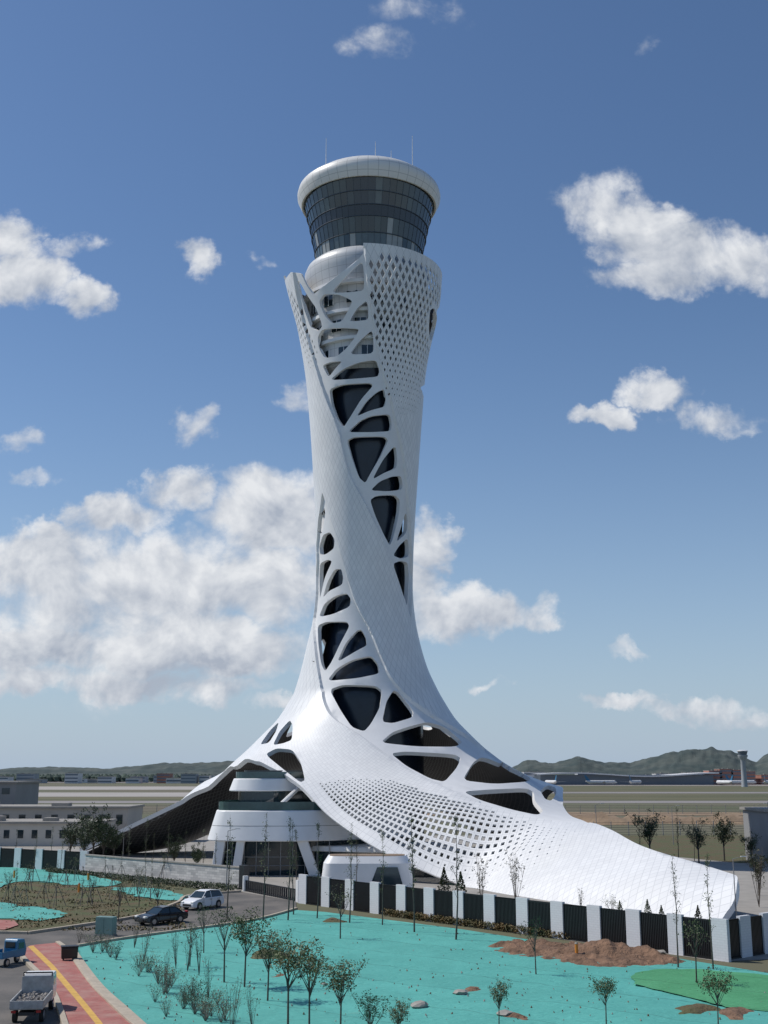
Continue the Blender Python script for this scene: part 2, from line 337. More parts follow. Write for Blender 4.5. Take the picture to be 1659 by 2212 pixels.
def wmax(th): return np.interp(th,eth,ewv)
WT=float(z2w(ZT)); WX=float(z2w(101))
gt=np.linspace(T0,T1,361); gw=np.concatenate([np.linspace(WX,0,150)[:-1],np.linspace(0,2.1,90)])
TT,WW=np.meshgrid(gt,gw); pts=surf(TT.ravel(),WW.ravel()); nc=len(gt)
fs=[]
for j in range(len(gw)-1):
    for i in range(nc-1):
        if .5*(gw[j]+gw[j+1])<wmax(.5*(gt[i]+gt[i+1]))+.02: fs.append((j*nc+i,j*nc+i+1,(j+1)*nc+i+1,(j+1)*nc+i))
bvh=BVHTree.FromPolygons([Vector(p) for p in pts],fs)
CAM=Vector((0,0,H))
def cast(u,v):
    d=(P(u,v,Y=100.)-CAM).normalized(); h=bvh.ray_cast(CAM,d); return h[0]
def trace(px):
    cu=sum(p[0] for p in px)/len(px); cv=sum(p[1] for p in px)/len(px); out=[]
    for u,v in px:
        for k in range(14):
            f=k*.05; h=cast(u+(cu-u)*f,v+(cv-v)*f)
            if h is not None: out.append(inv(h)); break
    return out if len(out)>=3 else None
def chaikin(p,it=2,q=.22):
    for _ in range(it):
        o=[]
        for i in range(len(p)):
            a=np.array(p[i]);b=np.array(p[(i+1)%len(p)]); o+=[tuple(a*(1-q)+b*q),tuple(a*q+b*(1-q))]
        p=o
    return p
def shape(px,k=1.03):
    cu=sum(p[0] for p in px)/len(px); cv=sum(p[1] for p in px)/len(px)
    return chaikin([(cu+(u-cu)*k,cv+(v-cv)*k) for u,v in px],2,.15)
def inpoly(x,y,poly):
    x=np.asarray(x,float);y=np.asarray(y,float); c=np.zeros(x.shape,bool); n=len(poly); j=n-1
    for i in range(n):
        xi,yi=poly[i];xj,yj=poly[j]
        if yi!=yj: c^=((yi>y)!=(yj>y))&(x<(xj-xi)*(y-yi)/(yj-yi)+xi)
        j=i
    return c
A_h=[[(714,631),(745,598),(777,568),(783,569),(786,600),(785,626),(750,630)],
[(638,606),(647,616),(660,640),(678,664),(692,702),(684,713),(667,708),(653,670),(645,638)],
[(686,652),(697,636),(730,636),(759,649),(752,665),(737,692),(715,697),(699,682)],
[(754,692),(771,665),(790,650),(794,656),(796,689),(770,692)],
[(683,728),(694,711),(735,708),(774,710),(767,725),(745,752),(725,768),(698,772),(686,752)],
[(754,764),(776,736),(802,714),(806,722),(808,762)],
[(693,789),(708,782),(737,779),(722,794),(706,814)],
[(710,820),(740,796),(775,782),(813,777),(820,800),(817,812),(770,816)],
[(709,840),(740,830),(799,827),(805,833),(779,861),(754,900),(740,921),(725,901),(713,870)],
[(769,898),(793,865),(816,846),(831,840),(835,860),(833,877),(800,885)],
[(750,932),(778,908),(802,898),(843,894),(848,916),(845,930),(800,932)],
[(748,951),(765,944),(831,943),(840,951),(823,985),(799,1023),(789,1041),(775,1029),(760,990)],
[(806,1034),(829,993),(852,966),(858,967),(861,990),(859,1010),(832,1020)],
[(802,1058),(823,1039),(850,1029),(869,1028),(873,1045),(872,1057),(840,1060)],
[(801,1080),(815,1071),(856,1070),(867,1080),(865,1110),(853,1158),(845,1177),(830,1150),(812,1112)],
[(860,1170),(872,1134),(881,1107),(885,1122),(883,1150)],
[(853,1199),(867,1178),(885,1163),(888,1182),(887,1202),(870,1206)],
[(853,1218),(870,1212),(886,1217),(888,1250),(884,1307),(877,1300),(865,1256)]]
B_h=[[(685,1152),(688,1114),(696,1096),(698,1110),(691,1150)],
[(685,1180),(693,1156),(708,1149),(719,1165),(717,1184),(700,1196),(687,1199)],
[(685,1240),(687,1217),(704,1209),(713,1213),(697,1246),(688,1284),(686,1292)],
[(693,1290),(703,1257),(719,1230),(734,1229),(738,1247),(736,1262),(707,1275)],
[(685,1331),(696,1304),(720,1287),(746,1281),(755,1292),(753,1309),(715,1325)],
[(682,1351),(700,1343),(746,1342),(752,1352),(733,1386),(713,1427),(699,1447),(690,1430),(684,1390)],
[(726,1428),(746,1386),(771,1360),(780,1359),(790,1375),(792,1392),(770,1403)],
[(705,1468),(726,1442),(760,1424),(801,1415),(817,1432),(820,1452),(770,1462)],
[(711,1488),(740,1478),(811,1480),(825,1490),(820,1525),(800,1559),(786,1574),(760,1565),(735,1530)],
[(827,1554),(837,1511),(851,1490),(862,1492),(895,1533),(893,1545),(850,1557)],
[(825,1599),(851,1577),(885,1566),(925,1556),(962,1566),(1001,1598),(985,1608),(900,1607)],
[(847,1623),(880,1619),(982,1625),(997,1633),(985,1655),(960,1682),(930,1675),(880,1649)],
[(1002,1679),(1026,1641),(1046,1631),(1102,1650),(1150,1673),(1142,1683),(1070,1687)],
[(1004,1704),(1060,1700),(1140,1698),(1155,1707),(1156,1724),(1174,1745),(1160,1753),(1108,1742),(1040,1722)],
[(1170,1702),(1186,1696),(1200,1702),(1202,1714),(1192,1724),(1180,1720)],
[(590,1609),(604,1580),(626,1556),(632,1568),(630,1598),(612,1605)],
[(562,1608),(584,1577),(602,1560),(596,1580),(581,1604)],
[(574,1630),(598,1617),(631,1620),(649,1646),(658,1684),(648,1689),(617,1665)]]
notch=[(648,560),(646,592),(658,616),(672,637),(690,622),(735,588),(774,558),(785,545),(785,505),(715,500),(650,505)]
horn=[(622,545),(650,505),(652,595),(641,590),(628,588),(617,594)]
holes=[]
def try_add(pl,check=True):
    if pl is None or len(pl)<3: return
    xs=[p[0] for p in pl]; ys=[p[1] for p in pl]
    if max(xs)-min(xs)>3 or min(xs)<T0+.05 or max(xs)>T1-.05 or max(ys)>2.0: return
    if check:
        for h in holes:
            if inpoly(xs,ys,h).any() or inpoly([p[0] for p in h],[p[1] for p in h],pl).any(): return
            cx=np.mean([p[0] for p in h])-np.mean(xs); cy=np.mean([p[1] for p in h])-np.mean(ys)
            if math.hypot(cx,cy)<.12: return
    holes.append(pl)
nt_=trace(notch)
if nt_: holes.append(nt_)
hn=trace(horn)
if hn and len(hn)==6:
    hn=[(hn[0][0]-.25,hn[0][1]-.2)]+hn[1:5]+[(hn[5][0]-.22,hn[5][1])]; holes.append(hn)
At=[trace(shape(h)) for h in A_h]; Bt=[trace(shape(h)) for h in B_h]
for h in At+Bt:
    if h: try_add(h,False)
def wrap(pl,s):
    o=[(a+s,b) for a,b in pl]; c=np.mean([a for a,b in o]); k=0
    while c+k>T1: k-=2*math.pi
    while c+k<T0: k+=2*math.pi
    return [(a+k,b) for a,b in o]
for src,shs,lim in ((At[:8],(104,),-.25),(At,(104,-125),.1),(Bt[5:10],(120,-120),.15)):
    for h in src:
        if not h: continue
        for s_ in shs:
            q_=wrap(h,rad(s_)); c=np.mean([a for a,b in q_])
            if math.sin(c)>lim: try_add(q_)
big=list(holes); thin=[]
def lat(N,asp,region,kf):
    reg=trace(region); 
    if not reg: return
    al=[a for a,b in reg]; bl=[b for a,b in reg]; sN=N/(2*math.pi); sb=sN/asp
    for ia in range(int(min(al)*sN*2)-2,int(max(al)*sN*2)+3):
        for ib in range(int(min(bl)*sb*2)-2,int(max(bl)*sb*2)+3):
            if (ia+ib)%2==0: continue
            a=ia/2/sN; b=ib/2/sb
            if not inpoly([a],[b],reg)[0]: continue
            p=surf([a],[b])[0]; k=kf(p)
            if k<.12: continue
            ha,hb=.5/sN,.5/sb; c=[(a-ha,b),(a,b-hb),(a+ha,b),(a,b+hb)]; bad=False
            cxs=[a+(x-a)*1.1 for x,y in c]; cys=[b+(y-b)*1.1 for x,y in c]
            for h in big:
                if inpoly(cxs,cys,h).any(): bad=True;break
            if bad or b+hb>float(wmax(a))-.02 or b-hb<WT+.05: continue
            holes.append([(a+(x-a)*k,b+(y-b)*k) for x,y in c]); thin.append((a,b))
NS,AS,NK,AK=66,2.1,206,1.0
lat(NS,AS,[(793,556),(870,558),(930,575),(947,606),(950,650),(938,730),(922,800),(905,900),(860,895),(838,850),(822,770),(806,690),(797,620)],lambda p:.64*min(1,max(0,(p[2]-66)/19)))
lat(NS,AS,[(622,628),(636,632),(650,675),(663,712),(684,770),(680,800),(668,800),(650,740),(634,680)],lambda p:.54*min(1,max(0,(p[2]-74)/12)))
def ks(p):
    x,y=p[0]-X0,p[1]-D; r=math.hypot(x,y)
    return .66*min(1,max(.0,(r-20)/9))*min(1,max(0,(64-r)/20))*min(1,max(0,1.0-max(0,(x-12))/20))*min(1,max(.35,(p[2]-.8)/3.5))
lat(NK,AK,[(690,1690),(760,1680),(850,1685),(930,1712),(1040,1745),(1140,1772),(1260,1800),(1290,1830),(1220,1870),(1080,1880),(970,1875),(890,1843),(820,1806),(760,1770),(715,1735)],ks)
def line_(px): 
    o=[]
    for u,v in catmull(px,5,False):
        h=cast(u,v)
        if h is not None: o.append(inv(h))
    return o
def ext(l,a,b):
    l=[np.array(p) for p in l]
    if a: d=l[0]-l[5]; l=[l[0]+d/np.hypot(*d)*a]+l
    if b: d=l[-1]-l[-6]; l=l+[l[-1]+d/np.hypot(*d)*b]
    return l
LA=ext(line_([(630,575),(640,640),(658,715),(680,790),(697,845),(730,932),(752,1020),(789,1090),(838,1190),(880,1312)]),0,.25); RA=ext(line_([(789,530),(793,600),(803,660),(816,740),(828,800),(844,850),(858,915),(871,970),(880,1040),(886,1110),(890,1180)]),0,.6)
LB=ext(line_([(684,1210),(680,1300),(676,1360),(686,1450),(708,1538),(776,1588),(836,1630),(896,1668),(986,1711),(1056,1741),(1150,1765),(1200,1773)]),.3,.3); RB=ext(line_([(704,1090),(726,1160),(748,1240),(768,1300),(800,1360),(829,1430),(853,1473),(905,1522),(1010,1588),(1103,1640),(1152,1661),(1190,1682)]),.3,.3)
def resamp(l,n=110):
    l=np.array(l); d=np.concatenate([[0],np.cumsum(np.hypot(*np.diff(l,axis=0).T))]); t=np.linspace(0,d[-1],n); return [(float(np.interp(a,d,l[:,0])),float(np.interp(a,d,l[:,1]))) for a in t]
def offs(pl,d):
    p=np.array(pl); t=np.roll(p,-1,0)-np.roll(p,1,0); t/=np.maximum(1e-9,np.hypot(t[:,0],t[:,1]))[:,None]; nrm=np.stack([-t[:,1],t[:,0]],1)
    area=np.sum(p[:,0]*np.roll(p[:,1],-1)-np.roll(p[:,0],-1)*p[:,1])
    return [tuple(x) for x in p+nrm*d*(1 if area>0 else -1)]
bands=[resamp(L_)+resamp(R_)[::-1] for L_,R_ in ((LA,RA),(LB,RB))]
V=[];Ed=[]
def loop(pl):
    o=len(V); V.extend([Vector((float(a),float(b))) for a,b in pl]); n=len(pl)
    Ed.extend([(o+i,o+(i+1)%n) for i in range(n)])
nside=90
outer=list(ew)+[(T1,we+(WT-we)*i/nside) for i in range(1,nside)]+[(T1-(T1-T0)*i/120,WT) for i in range(0,121)]+[(T0,WT+(we-WT)*i/nside) for i in range(1,nside)]
loop(outer)
for h in holes: loop(h)
for bd in bands:
    loop(bd); loop(offs(bd,.022))
st=.055
for i in range(int((T1-T0)/st)):
    for j in range(int((2.1-WT)/st)):
        a=T0+(i+.5+(j%2)*.5)*st; b=WT+(j+.5)*st
        if a<T1-.02 and b<float(wmax(a))-.02: V.append(Vector((a,b)))
for i in range(90):
    for j in range(60):
        a=rad(-85)+(i+.5*(j%2))*.009; b=1.15+j*.016
        if b<float(wmax(a))-.006: V.append(Vector((a,b)))
res=delaunay_2d_cdt(V,Ed,[],0,1e-6)
ov=np.array([(v.x,v.y) for v in res[0]]); tr=np.array(res[2]); c=ov[tr].mean(1)
keep=(c[:,1]<wmax(c[:,0]))&(c[:,1]>WT)
order=np.argsort(c[:,0]); cs=c[order]
for h in holes:
    xs=[p[0] for p in h]; i0=np.searchsorted(cs[:,0],min(xs)); i1=np.searchsorted(cs[:,0],max(xs))
    idx=order[i0:i1]
    if len(idx): keep[idx[inpoly(c[idx,0],c[idx,1],h)]]=False
tr=tr[keep]; used=np.unique(tr); mp=-np.ones(len(ov),int); mp[used]=np.arange(len(used)); tr=mp[tr]; uv=ov[used]
p3=surf(uv[:,0],uv[:,1]); e_=1e-3
nrm=np.cross(surf(uv[:,0]+e_,uv[:,1])-p3,surf(uv[:,0],uv[:,1]+e_)-p3); nrm/=np.linalg.norm(nrm,axis=1)[:,None]+1e-12
ax_=p3-np.array([X0,D,0]); ax_[:,2]=5; nrm*=np.sign((nrm*ax_).sum(1))[:,None]
ins=np.zeros(len(uv),bool)
for bd in bands: ins|=inpoly(uv[:,0],uv[:,1],offs(bd,.016))
p3=p3-nrm*np.where(ins,.4,0)[:,None]; p3[:,2]=np.maximum(p3[:,2],.02)
me=bpy.data.meshes.new('shell')
cen=p3[tr].mean(1); nn=np.cross(p3[tr[:,1]]-p3[tr[:,0]],p3[tr[:,2]]-p3[tr[:,0]]); outw=cen-np.array([X0,D,0]); outw[:,2]=5
fl=(nn*outw).sum(1)<0
if fl.sum()>len(fl)/2: tr=tr[:,::-1]
base=np.array([X0,D,0.0]); me.from_pydata([tuple(p) for p in p3-base],[],[tuple(int(i) for i in t) for t in tr])
uvl=me.uv_layers.new(name='UVMap'); cw=uv[tr].mean(1)[:,1]; lu=np.zeros((len(tr)*3,2)); w40=math.log(46/RJ)
for k in range(3):
    a=uv[tr[:,k]]; Nn=np.where(cw<.18,NS,np.where(cw<w40,NK,NK*2))/(2*math.pi); asp=np.where(cw<.18,AS,AK)
    lu[k::3,0]=a[:,0]*Nn; lu[k::3,1]=a[:,1]*Nn/asp
uvl.data.foreach_set('uv',lu.ravel())
for m_ in (m_shell,m_frame,m_inner): me.materials.append(m_)
cb=uv[tr].mean(1); fb=np.zeros(len(tr),bool)
for bd in bands: fb|=inpoly(cb[:,0],cb[:,1],bd)
tower=thing('control_tower','tall white twisted airport control tower with lattice openings','control tower',(X0,D,0))
tmp=bpy.data.objects.new('tmp_shell',me); COL.objects.link(tmp)
vg=tmp.vertex_groups.new(name='t')
cell={(int(a/.15),int(b/.15)) for a,b in thin}
tw=[];fw=[];tp=[]
WTH=float(z2w(90))
for i,(a,b) in enumerate(uv): (tw if (int(a/.15),int(b/.15)) in cell else tp if b<WTH else fw).append(i)
vg.add(fw,1.0,'REPLACE'); vg.add(tw,.3,'REPLACE'); vg.add(tp,.5,'REPLACE')
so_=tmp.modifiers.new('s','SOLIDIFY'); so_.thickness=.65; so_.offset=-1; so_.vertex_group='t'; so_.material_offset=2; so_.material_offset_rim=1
dg=bpy.context.evaluated_depsgraph_get(); ev=tmp.evaluated_get(dg); me2=bpy.data.meshes.new_from_object(ev); bpy.data.objects.remove(tmp)
me2.name='outer_shell'; me2.polygons.foreach_set('use_smooth',[True]*len(me2.polygons)); me2.set_sharp_from_angle(angle=rad(40))
mi=np.zeros(len(me2.polygons),int); me2.polygons.foreach_get('material_index',mi)
nb_=len(tr); m0=mi[:nb_]; m0[fb&(m0==0)]=1; mi[:nb_]=m0; me2.polygons.foreach_set('material_index',mi)
link('outer_shell',me2,tower)
cy=[(float(rz(z))-2.4,float(z)) for z in np.linspace(27,78.5,40)]
cy=[(9.0,.2),(9.0,18),(8.8,24)]+cy
link('inner_core',MB().rev(cy,64).mesh('core',m_core,True),tower,(0,0,0))
hx=P(797,430,Y=D).x-X0
dp=[(7.6,77.5),(8.6,78.2),(8.9,82),(9.3,86),(10.0,91),(10.6,95),(10.7,96.4),(10.3,97.4),(9.5,98.1),(8.9,98.4)]
link('upper_drum',MB().rev(dp,96).mesh('drum',m_drum,True),tower,(hx-.3,0,0))
wmesh=MB().box(-.12,.10,-.95,.95,0,1.9).mesh('dw',m_glass); fmesh=MB().box(-.1,.14,-.04,.04,0,1.9).box(-.1,.14,-1.02,-.95,-.05,1.95).box(-.1,.14,.95,1.02,-.05,1.95).mesh('dwf',m_frame)
for z0 in (79.1,83.7,88.2):
    r0=float(np.interp(z0+1,[p[1] for p in dp],[p[0] for p in dp]))
    for k in range(14):
        a=2*math.pi*k/14+.1+z0*.07
        o=link('window',wmesh,tower,(hx-.3+r0*math.cos(a),r0*math.sin(a),z0),a); link('window_frame',fmesh,o)
for z,r in ((82.2,9.6),(86.7,10.4),(91.4,11.0)): link('floor_ring',MB().rev([(r-.9,z-.25),(r,z-.25),(r,z+.3),(r-.9,z+.3)],96).mesh('fr',m_frame,True),tower,(hx-.3,0,0))
rows=[(98.3,9.0),(100.6,9.3),(103.3,9.85),(105.2,10.2),(107.4,10.75),(109.8,11.35)]
gm=[]
for nm,cl,rg in (('cab_glass_a',(.014,.024,.032),.05),('cab_glass_b',(.028,.045,.052),.06),('cab_glass_c',(.09,.115,.115),.12),('cab_band',(.007,.010,.017),.25),('cab_pale',(.30,.31,.29),.3)):
    gm.append(mat(nm,cl,rg,var=.2,scale=.4,spec=.8))
b=MB(); NP=56; random.seed(3)
for k in range(NP):
    a0=2*math.pi*k/NP;a1=2*math.pi*(k+1)/NP
    for j in range(5):
        (z0,r0),(z1,r1)=rows[j],rows[j+1]
        mi_={0:random.choice([4,2,1,2]),1:random.choice([0,1,0,0]),2:3,3:random.choice([0,0,1]),4:random.choice([0,0,1])}[j]
        if j==1 and k%14==3: mi_=4
        if j in(3,4) and k%16==11: mi_=2
        b.add([(r*math.cos(a),r*math.sin(a),z) for a,r,z in ((a0,r0,z0),(a1,r0,z0),(a1,r1,z1),(a0,r1,z1))],[(0,1,2,3)],mi_)
link('cab_glazing',b.mesh('cabglass',gm),tower,(hx,0,0))
b=MB()
for k in range(NP):
    a=2*math.pi*k/NP
    for j in range(5):
        (z0,r0),(z1,r1)=rows[j],rows[j+1]; b.tube(((r0+.02)*math.cos(a),(r0+.02)*math.sin(a),z0),((r1+.02)*math.cos(a),(r1+.02)*math.sin(a),z1),.045,n=4)
for z,r in rows[:5]: b.rev([(r-.05,z-.06),(r+.13,z-.06),(r+.13,z+.06),(r-.05,z+.06)],112)
link('glazing_frame',b.mesh('gf',mat('mullion',(.05,.06,.07),.4)),tower,(hx,0,0))
prof=[(9.5,109.9),(11.25,109.8),(11.5,109.5),(11.75,109.5),(12.45,110.9),(12.5,111.5),(12.3,112.3),(12.15,112.5),(12.1,112.45),(12.05,112.6),(10.2,114.0),(8.6,114.75),(7.2,115.1),(7.1,115.6),(4,115.7),(0.01,115.8)]
link('roof',MB().rev(prof,128).mesh('roof',m_roof,True),tower,(hx,0,0))
for u,v0,v1,Y in ((704,350,298,186),(811,332,306,184),(891,345,293,186),(845,340,325,184)):
    b=MB(); p0=P(u,v0,Y=Y);p1=P(u,v1,Y=Y); b.tube((0,0,114.2),(0,0,p1.z),.09,.04,n=6); b.box(-.3,.3,-.3,.3,113.6,115.0)
    link('antenna',b.mesh('ant',m_frame),tower,(p0.x-X0,p0.y-D,0))
# ---------------------------------------------------------------- podium
pod=thing('terminal_podium','white layered office podium with glass balconies under the arch','building',(X0,D,0))
def rel(pts): return [(x-X0,y-D) for x,y in pts]
def off(pts,d):
    cx=sum(p[0] for p in pts)/len(pts);cy=sum(p[1] for p in pts)/len(pts); return [(x+(cx-x)/math.hypot(cx-x,cy-y)*d,y+(cy-y)/math.hypot(cx-x,cy-y)*d) for x,y in pts]
pl1=chaikin(rel([(-23.3,166),(-22.6,161.2),(-18,160),(-12,160),(-7,162),(-2,167),(4,174),(2,184),(-16,184),(-23,175)]),2,.18)
pl2=chaikin(rel([(-21.6,170),(-21,166.6),(-18,165.8),(-14.5,166.6),(-9,172),(-4,177),(0,183),(-14,188),(-21,178)]),2,.18)
ps_=chaikin(rel([(-10,163),(-2,160),(6,158.5),(11,164),(8,172),(-6,172)]),1,.1)
link('lower_storey_wall',MB().loft(off(pl1,-.7),4.4,off(pl1,.5),8.3).mesh('psw',m_white,True),pod,bevel=.15)
link('lower_glazing',MB().loft(off(pl1,1.8),.05,off(pl1,1.5),4.45).mesh('pg',m_glass),pod)
link('wall_seam',MB().loft(off(pl1,-.12),6.3,off(pl1,-.10),6.37,cap=False).mesh('ws',m_grey),pod)
link('side_glazing',MB().loft(ps_,.05,off(ps_,.1),3.0).mesh('psg',m_glass),pod)
link('side_canopy',MB().loft(off(ps_,-.6),3.0,off(ps_,-.3),3.7).mesh('psc',m_white),pod,bevel=.15)
for t in range(3):
    z=1.2+t*1.1; link('glazing_transom',MB().loft(off(pl1,1.6),z,off(pl1,1.6),z+.08).mesh('pt',m_grey),pod)
for k in range(9):
    x=-20+k*1.6; link('glazing_mullion',MB().box(x-X0-.05,x-X0+.05,161.35-D,161.5-D,.05,4.4).mesh('pm',m_grey),pod)
def slab(u0,u1,ub0,ub1,Y,z1=4.5,dep=1.0):
    a=P(u0,1850,Y=Y).x-X0;c_=P(u1,1850,Y=Y).x-X0;d=P(ub0,1890,Y=Y).x-X0;e=P(ub1,1890,Y=Y).x-X0; y=Y-D
    b=MB(); b.add([(d,y,0),(e,y,0),(e,y+dep,0),(d,y+dep,0),(a,y,z1),(c_,y,z1),(c_,y+dep,z1),(a,y+dep,z1)],[(3,2,1,0),(4,5,6,7),(0,1,5,4),(1,2,6,5),(2,3,7,6),(3,0,4,7)])
    link('sloped_column',b.mesh('scol',m_white),pod,bevel=.1)
slab(464,486,455,474,160.6,4.6,3);slab(510,528,499,518,160.1);slab(640,664,668,692,160.3);slab(472,512,455,500,160.4,1.3)
link('balcony_rail',MB().loft(off(pl1,.75),8.3,off(pl1,.75),9.4,cap=False).mesh('rail',m_glassg),pod)
link('middle_glazing',MB().loft(off(pl2,1.3),8.2,off(pl2,1.3),10.8).mesh('mg',m_glass),pod)
link('upper_storey_wall',MB().loft(off(pl2,-.2),10.7,off(pl2,.5),12.4).mesh('usw',m_white,True),pod,bevel=.12)
pl3=off(pl2,2.2)
link('upper_glazing',MB().loft(pl3,12.3,pl3,13.5).mesh('ug',m_glass),pod)
link('terrace_rail',MB().loft(off(pl2,.8),12.4,off(pl2,.8),13.3,cap=False).mesh('tr',m_glassg),pod)
link('diagonal_strut',MB().tube((-14.5-X0,161.8-D,8.3),(-12.0-X0,168.4-D,11.0),.3,n=8).mesh('ds',m_white,True),pod)
gh=thing('gatehouse','small white gatehouse with sloped sides and dark window','guard house',(-1.9,139.5,0),sc=.95)
g1=chaikin([(-5.2,-1.6),(-4.4,-2.5),(3.8,-2.5),(5.2,-1.2),(5.2,2.2),(-5.2,2.2)],2,.18)
link('wall',MB().loft([(x*1.08,y*1.06) for x,y in g1],0,g1,3.4).loft(g1,3.4,[(x*.9,y*.8) for x,y in g1],4.2).mesh('ghw',m_white,True),gh)
link('roof',MB().loft([(x*.86,y*.76) for x,y in g1],4.2,[(x*.86,y*.76) for x,y in g1],4.27).mesh('ghd',mat('roof_felt',(.22,.16,.11),.9)),gh)
link('window',MB().add([(.4,-2.68,1.0),(4.2,-2.68,1.0),(3.6,-2.56,3.0),(1.2,-2.56,3.0),(.4,-2.4,1.0),(4.2,-2.4,1.0),(3.6,-2.3,3.0),(1.2,-2.3,3.0)],[(0,1,2,3),(4,5,6,7),(0,1,5,4),(1,2,6,5),(2,3,7,6),(3,0,4,7)]).mesh('ghg2',m_glass),gh)

# ---------------------------------------------------------------- ground
def grid_sheet(name,poly,z,m,sp=1.5,amp=0.0,seed=0,hf=None,taper=0,rag=0):
    poly=[tuple(p) for p in poly]
    if rag:
        q=[tuple(x) for x in catmull(poly,6)]; poly=[(x+rag*noise.noise(Vector((x*1.3,y*1.3,seed))),y+rag*noise.noise(Vector((x*1.3,y*1.3,seed+9)))) for x,y in q]
    pa=np.array(poly); xs=[p[0] for p in poly];ys=[p[1] for p in poly]; Vv=[Vector(p) for p in poly]; n=len(poly); Ee=[(i,(i+1)%n) for i in range(n)]
    if sp:
        gx,gy=np.meshgrid(np.arange(min(xs),max(xs),sp),np.arange(min(ys),max(ys),sp)); gx=gx.ravel();gy=gy.ravel()
        gx=gx+np.random.RandomState(seed).uniform(-.3,.3,len(gx))*sp
        k=inpoly(gx,gy,poly); Vv+=[Vector((a,b)) for a,b in zip(gx[k],gy[k])]
    r=delaunay_2d_cdt(Vv,Ee,[],0,1e-5); vv=np.array([(v.x,v.y) for v in r[0]]); t=np.array(r[2]); c=vv[t].mean(1); t=t[inpoly(c[:,0],c[:,1],poly)]
    zs=[]
    for x,y in vv:
        h=(hf(x,y) if hf else 0)+(amp*(.5+.5*noise.noise(Vector((x*.45+seed,y*.45,0))))+amp*.6*noise.noise(Vector((x*1.7,y*1.7+seed,3))) if amp else 0)
        if taper: h=h*min(1,float(np.min(np.hypot(pa[:,0]-x,pa[:,1]-y)))/taper)
        zs.append(z+h)
    me=bpy.data.meshes.new(name); me.from_pydata([(x,y,q) for (x,y),q in zip(vv,zs)],[],[tuple(int(i) for i in q) for q in t]); me.materials.append(m)
    bm=bmesh.new(); bm.from_mesh(me); bmesh.ops.recalc_face_normals(bm,faces=bm.faces)
    if sum(f.normal.z for f in bm.faces)<0: bmesh.ops.reverse_faces(bm,faces=bm.faces)
    bm.to_mesh(me); bm.free(); me.polygons.foreach_set('use_smooth',[True]*len(me.polygons))
    return struct(link(name,me))
def gp(px): return [tuple(G(u,v)[:2]) for u,v in px]
m_gr=mat('airfield_ground',(.16,.135,.09),.95,scale=.012,col2=(.095,.105,.05),stretch=(.35,1,1))
struct(link('ground',MB().add([(-9000,-200,0),(9000,-200,0),(9000,14000,0),(-9000,14000,0)],[(0,1,2,3)]).mesh('g',m_gr)))
grid_sheet('plaza_pavement',gp([(-300,1882),(180,1888),(520,1928),(640,1950),(1560,2078),(1900,2060),(1900,1805),(-300,1805)]),.02,m_conc,sp=None)
grid_sheet('lawn',gp([(1180,1805),(1900,1805),(1900,1850),(1600,1865),(1450,1850),(1300,1830)]),.03,m_drygrass,sp=None)
teal=gp([(165,2048),(300,2027),(440,2008),(560,1989),(640,1968),(700,1972),(860,1992),(1000,2010),(1130,2030),(1250,2045),(1400,2062),(1560,2088),(1750,2120),(2100,2400),(800,2400),(420,2330),(330,2245),(262,2190),(205,2130),(180,2090)])
grid_sheet('ground_netting',teal,.04,m_teal,.6,.08,1)
grid_sheet('ground_netting_green',gp([(1385,2104),(1520,2100),(1750,2128),(1900,2200),(1659,2190),(1560,2178),(1450,2150),(1370,2128)]),.12,m_gnet,.8,.08,2,rag=.5)
c=G(1305,2066)
def mm(x,y):
    return .14+.85*math.exp(-(((x-c.x)/1.9)**2+((y-c.y)/1.2)**2))+.25*math.exp(-(((x-c.x+6)/2)**2+((y-c.y-1.5)/1)**2))+.5*math.exp(-(((x-c.x-3.4)/1.2)**2+((y-c.y+.3)/.9)**2))+.3*noise.noise(Vector((x*1.5,y*1.5,1)))
grid_sheet('soil_mound',gp([(1060,2044),(1130,2033),(1250,2043),(1400,2060),(1480,2078),(1420,2092),(1360,2090),(1290,2094),(1210,2080),(1120,2066),(1075,2056)]),0,m_soil,.25,.24,5,mm,taper=1.0,rag=1.2)
for k,(u,v,ru,rv) in enumerate([(585,2065,45,14),(1020,2140,24,7),(1500,2185,55,12),(1590,2192,50,12),(800,2240,80,18),(1120,2200,30,8),(720,1990,26,7),(600,2110,16,6)]):
    grid_sheet('soil_patch',gp([(u+ru*math.cos(a)*(1+.35*math.sin(3*a+k)),v+rv*math.sin(a)*(1+.3*math.cos(2*a+k))) for a in [i*math.pi/5 for i in range(10)]]),.0,m_drygrass if k%2==0 else m_soil,.3,.12,k,lambda x,y:.2,taper=.7,rag=.5)
grid_sheet('verge_grass',gp([(-200,1872),(100,1878),(240,1900),(400,1935),(385,1950),(290,1980),(60,2018),(-200,2010)]),.03,m_drygrass,1.2,.15,3)
for k,px in enumerate(([(-200,1874),(90,1880),(200,1896),(260,1912),(180,1920),(110,1910),(40,1908),(-40,1925),(-200,1930)],[(-200,1945),(-20,1952),(60,1963),(110,1968),(140,1982),(80,1992),(20,1988),(-200,1992)],[(250,1922),(330,1922),(400,1938),(385,1948),(330,1945),(280,1935)])):
    grid_sheet('ground_netting',gp(px),.10,m_teal,.7,.18,7+k,rag=1.2)
grid_sheet('road_asphalt',gp([(-300,2015),(60,2019),(290,1984),(385,1952),(410,1936),(520,1927),(640,1948),(640,1966),(560,1988),(300,2026),(165,2047),(120,2040),(70,2046),(40,2062),(60,2085),(110,2140),(150,2250),(160,2400),(-600,2400),(-600,2100)]),.04,m_asph,sp=None)
grid_sheet('pavement',gp([(65,2046),(122,2040),(146,2058),(172,2100),(210,2148),(262,2200),(330,2260),(400,2400),(190,2400),(160,2260),(132,2170),(100,2120),(58,2080),(40,2062)]),.14,m_pave,sp=None)
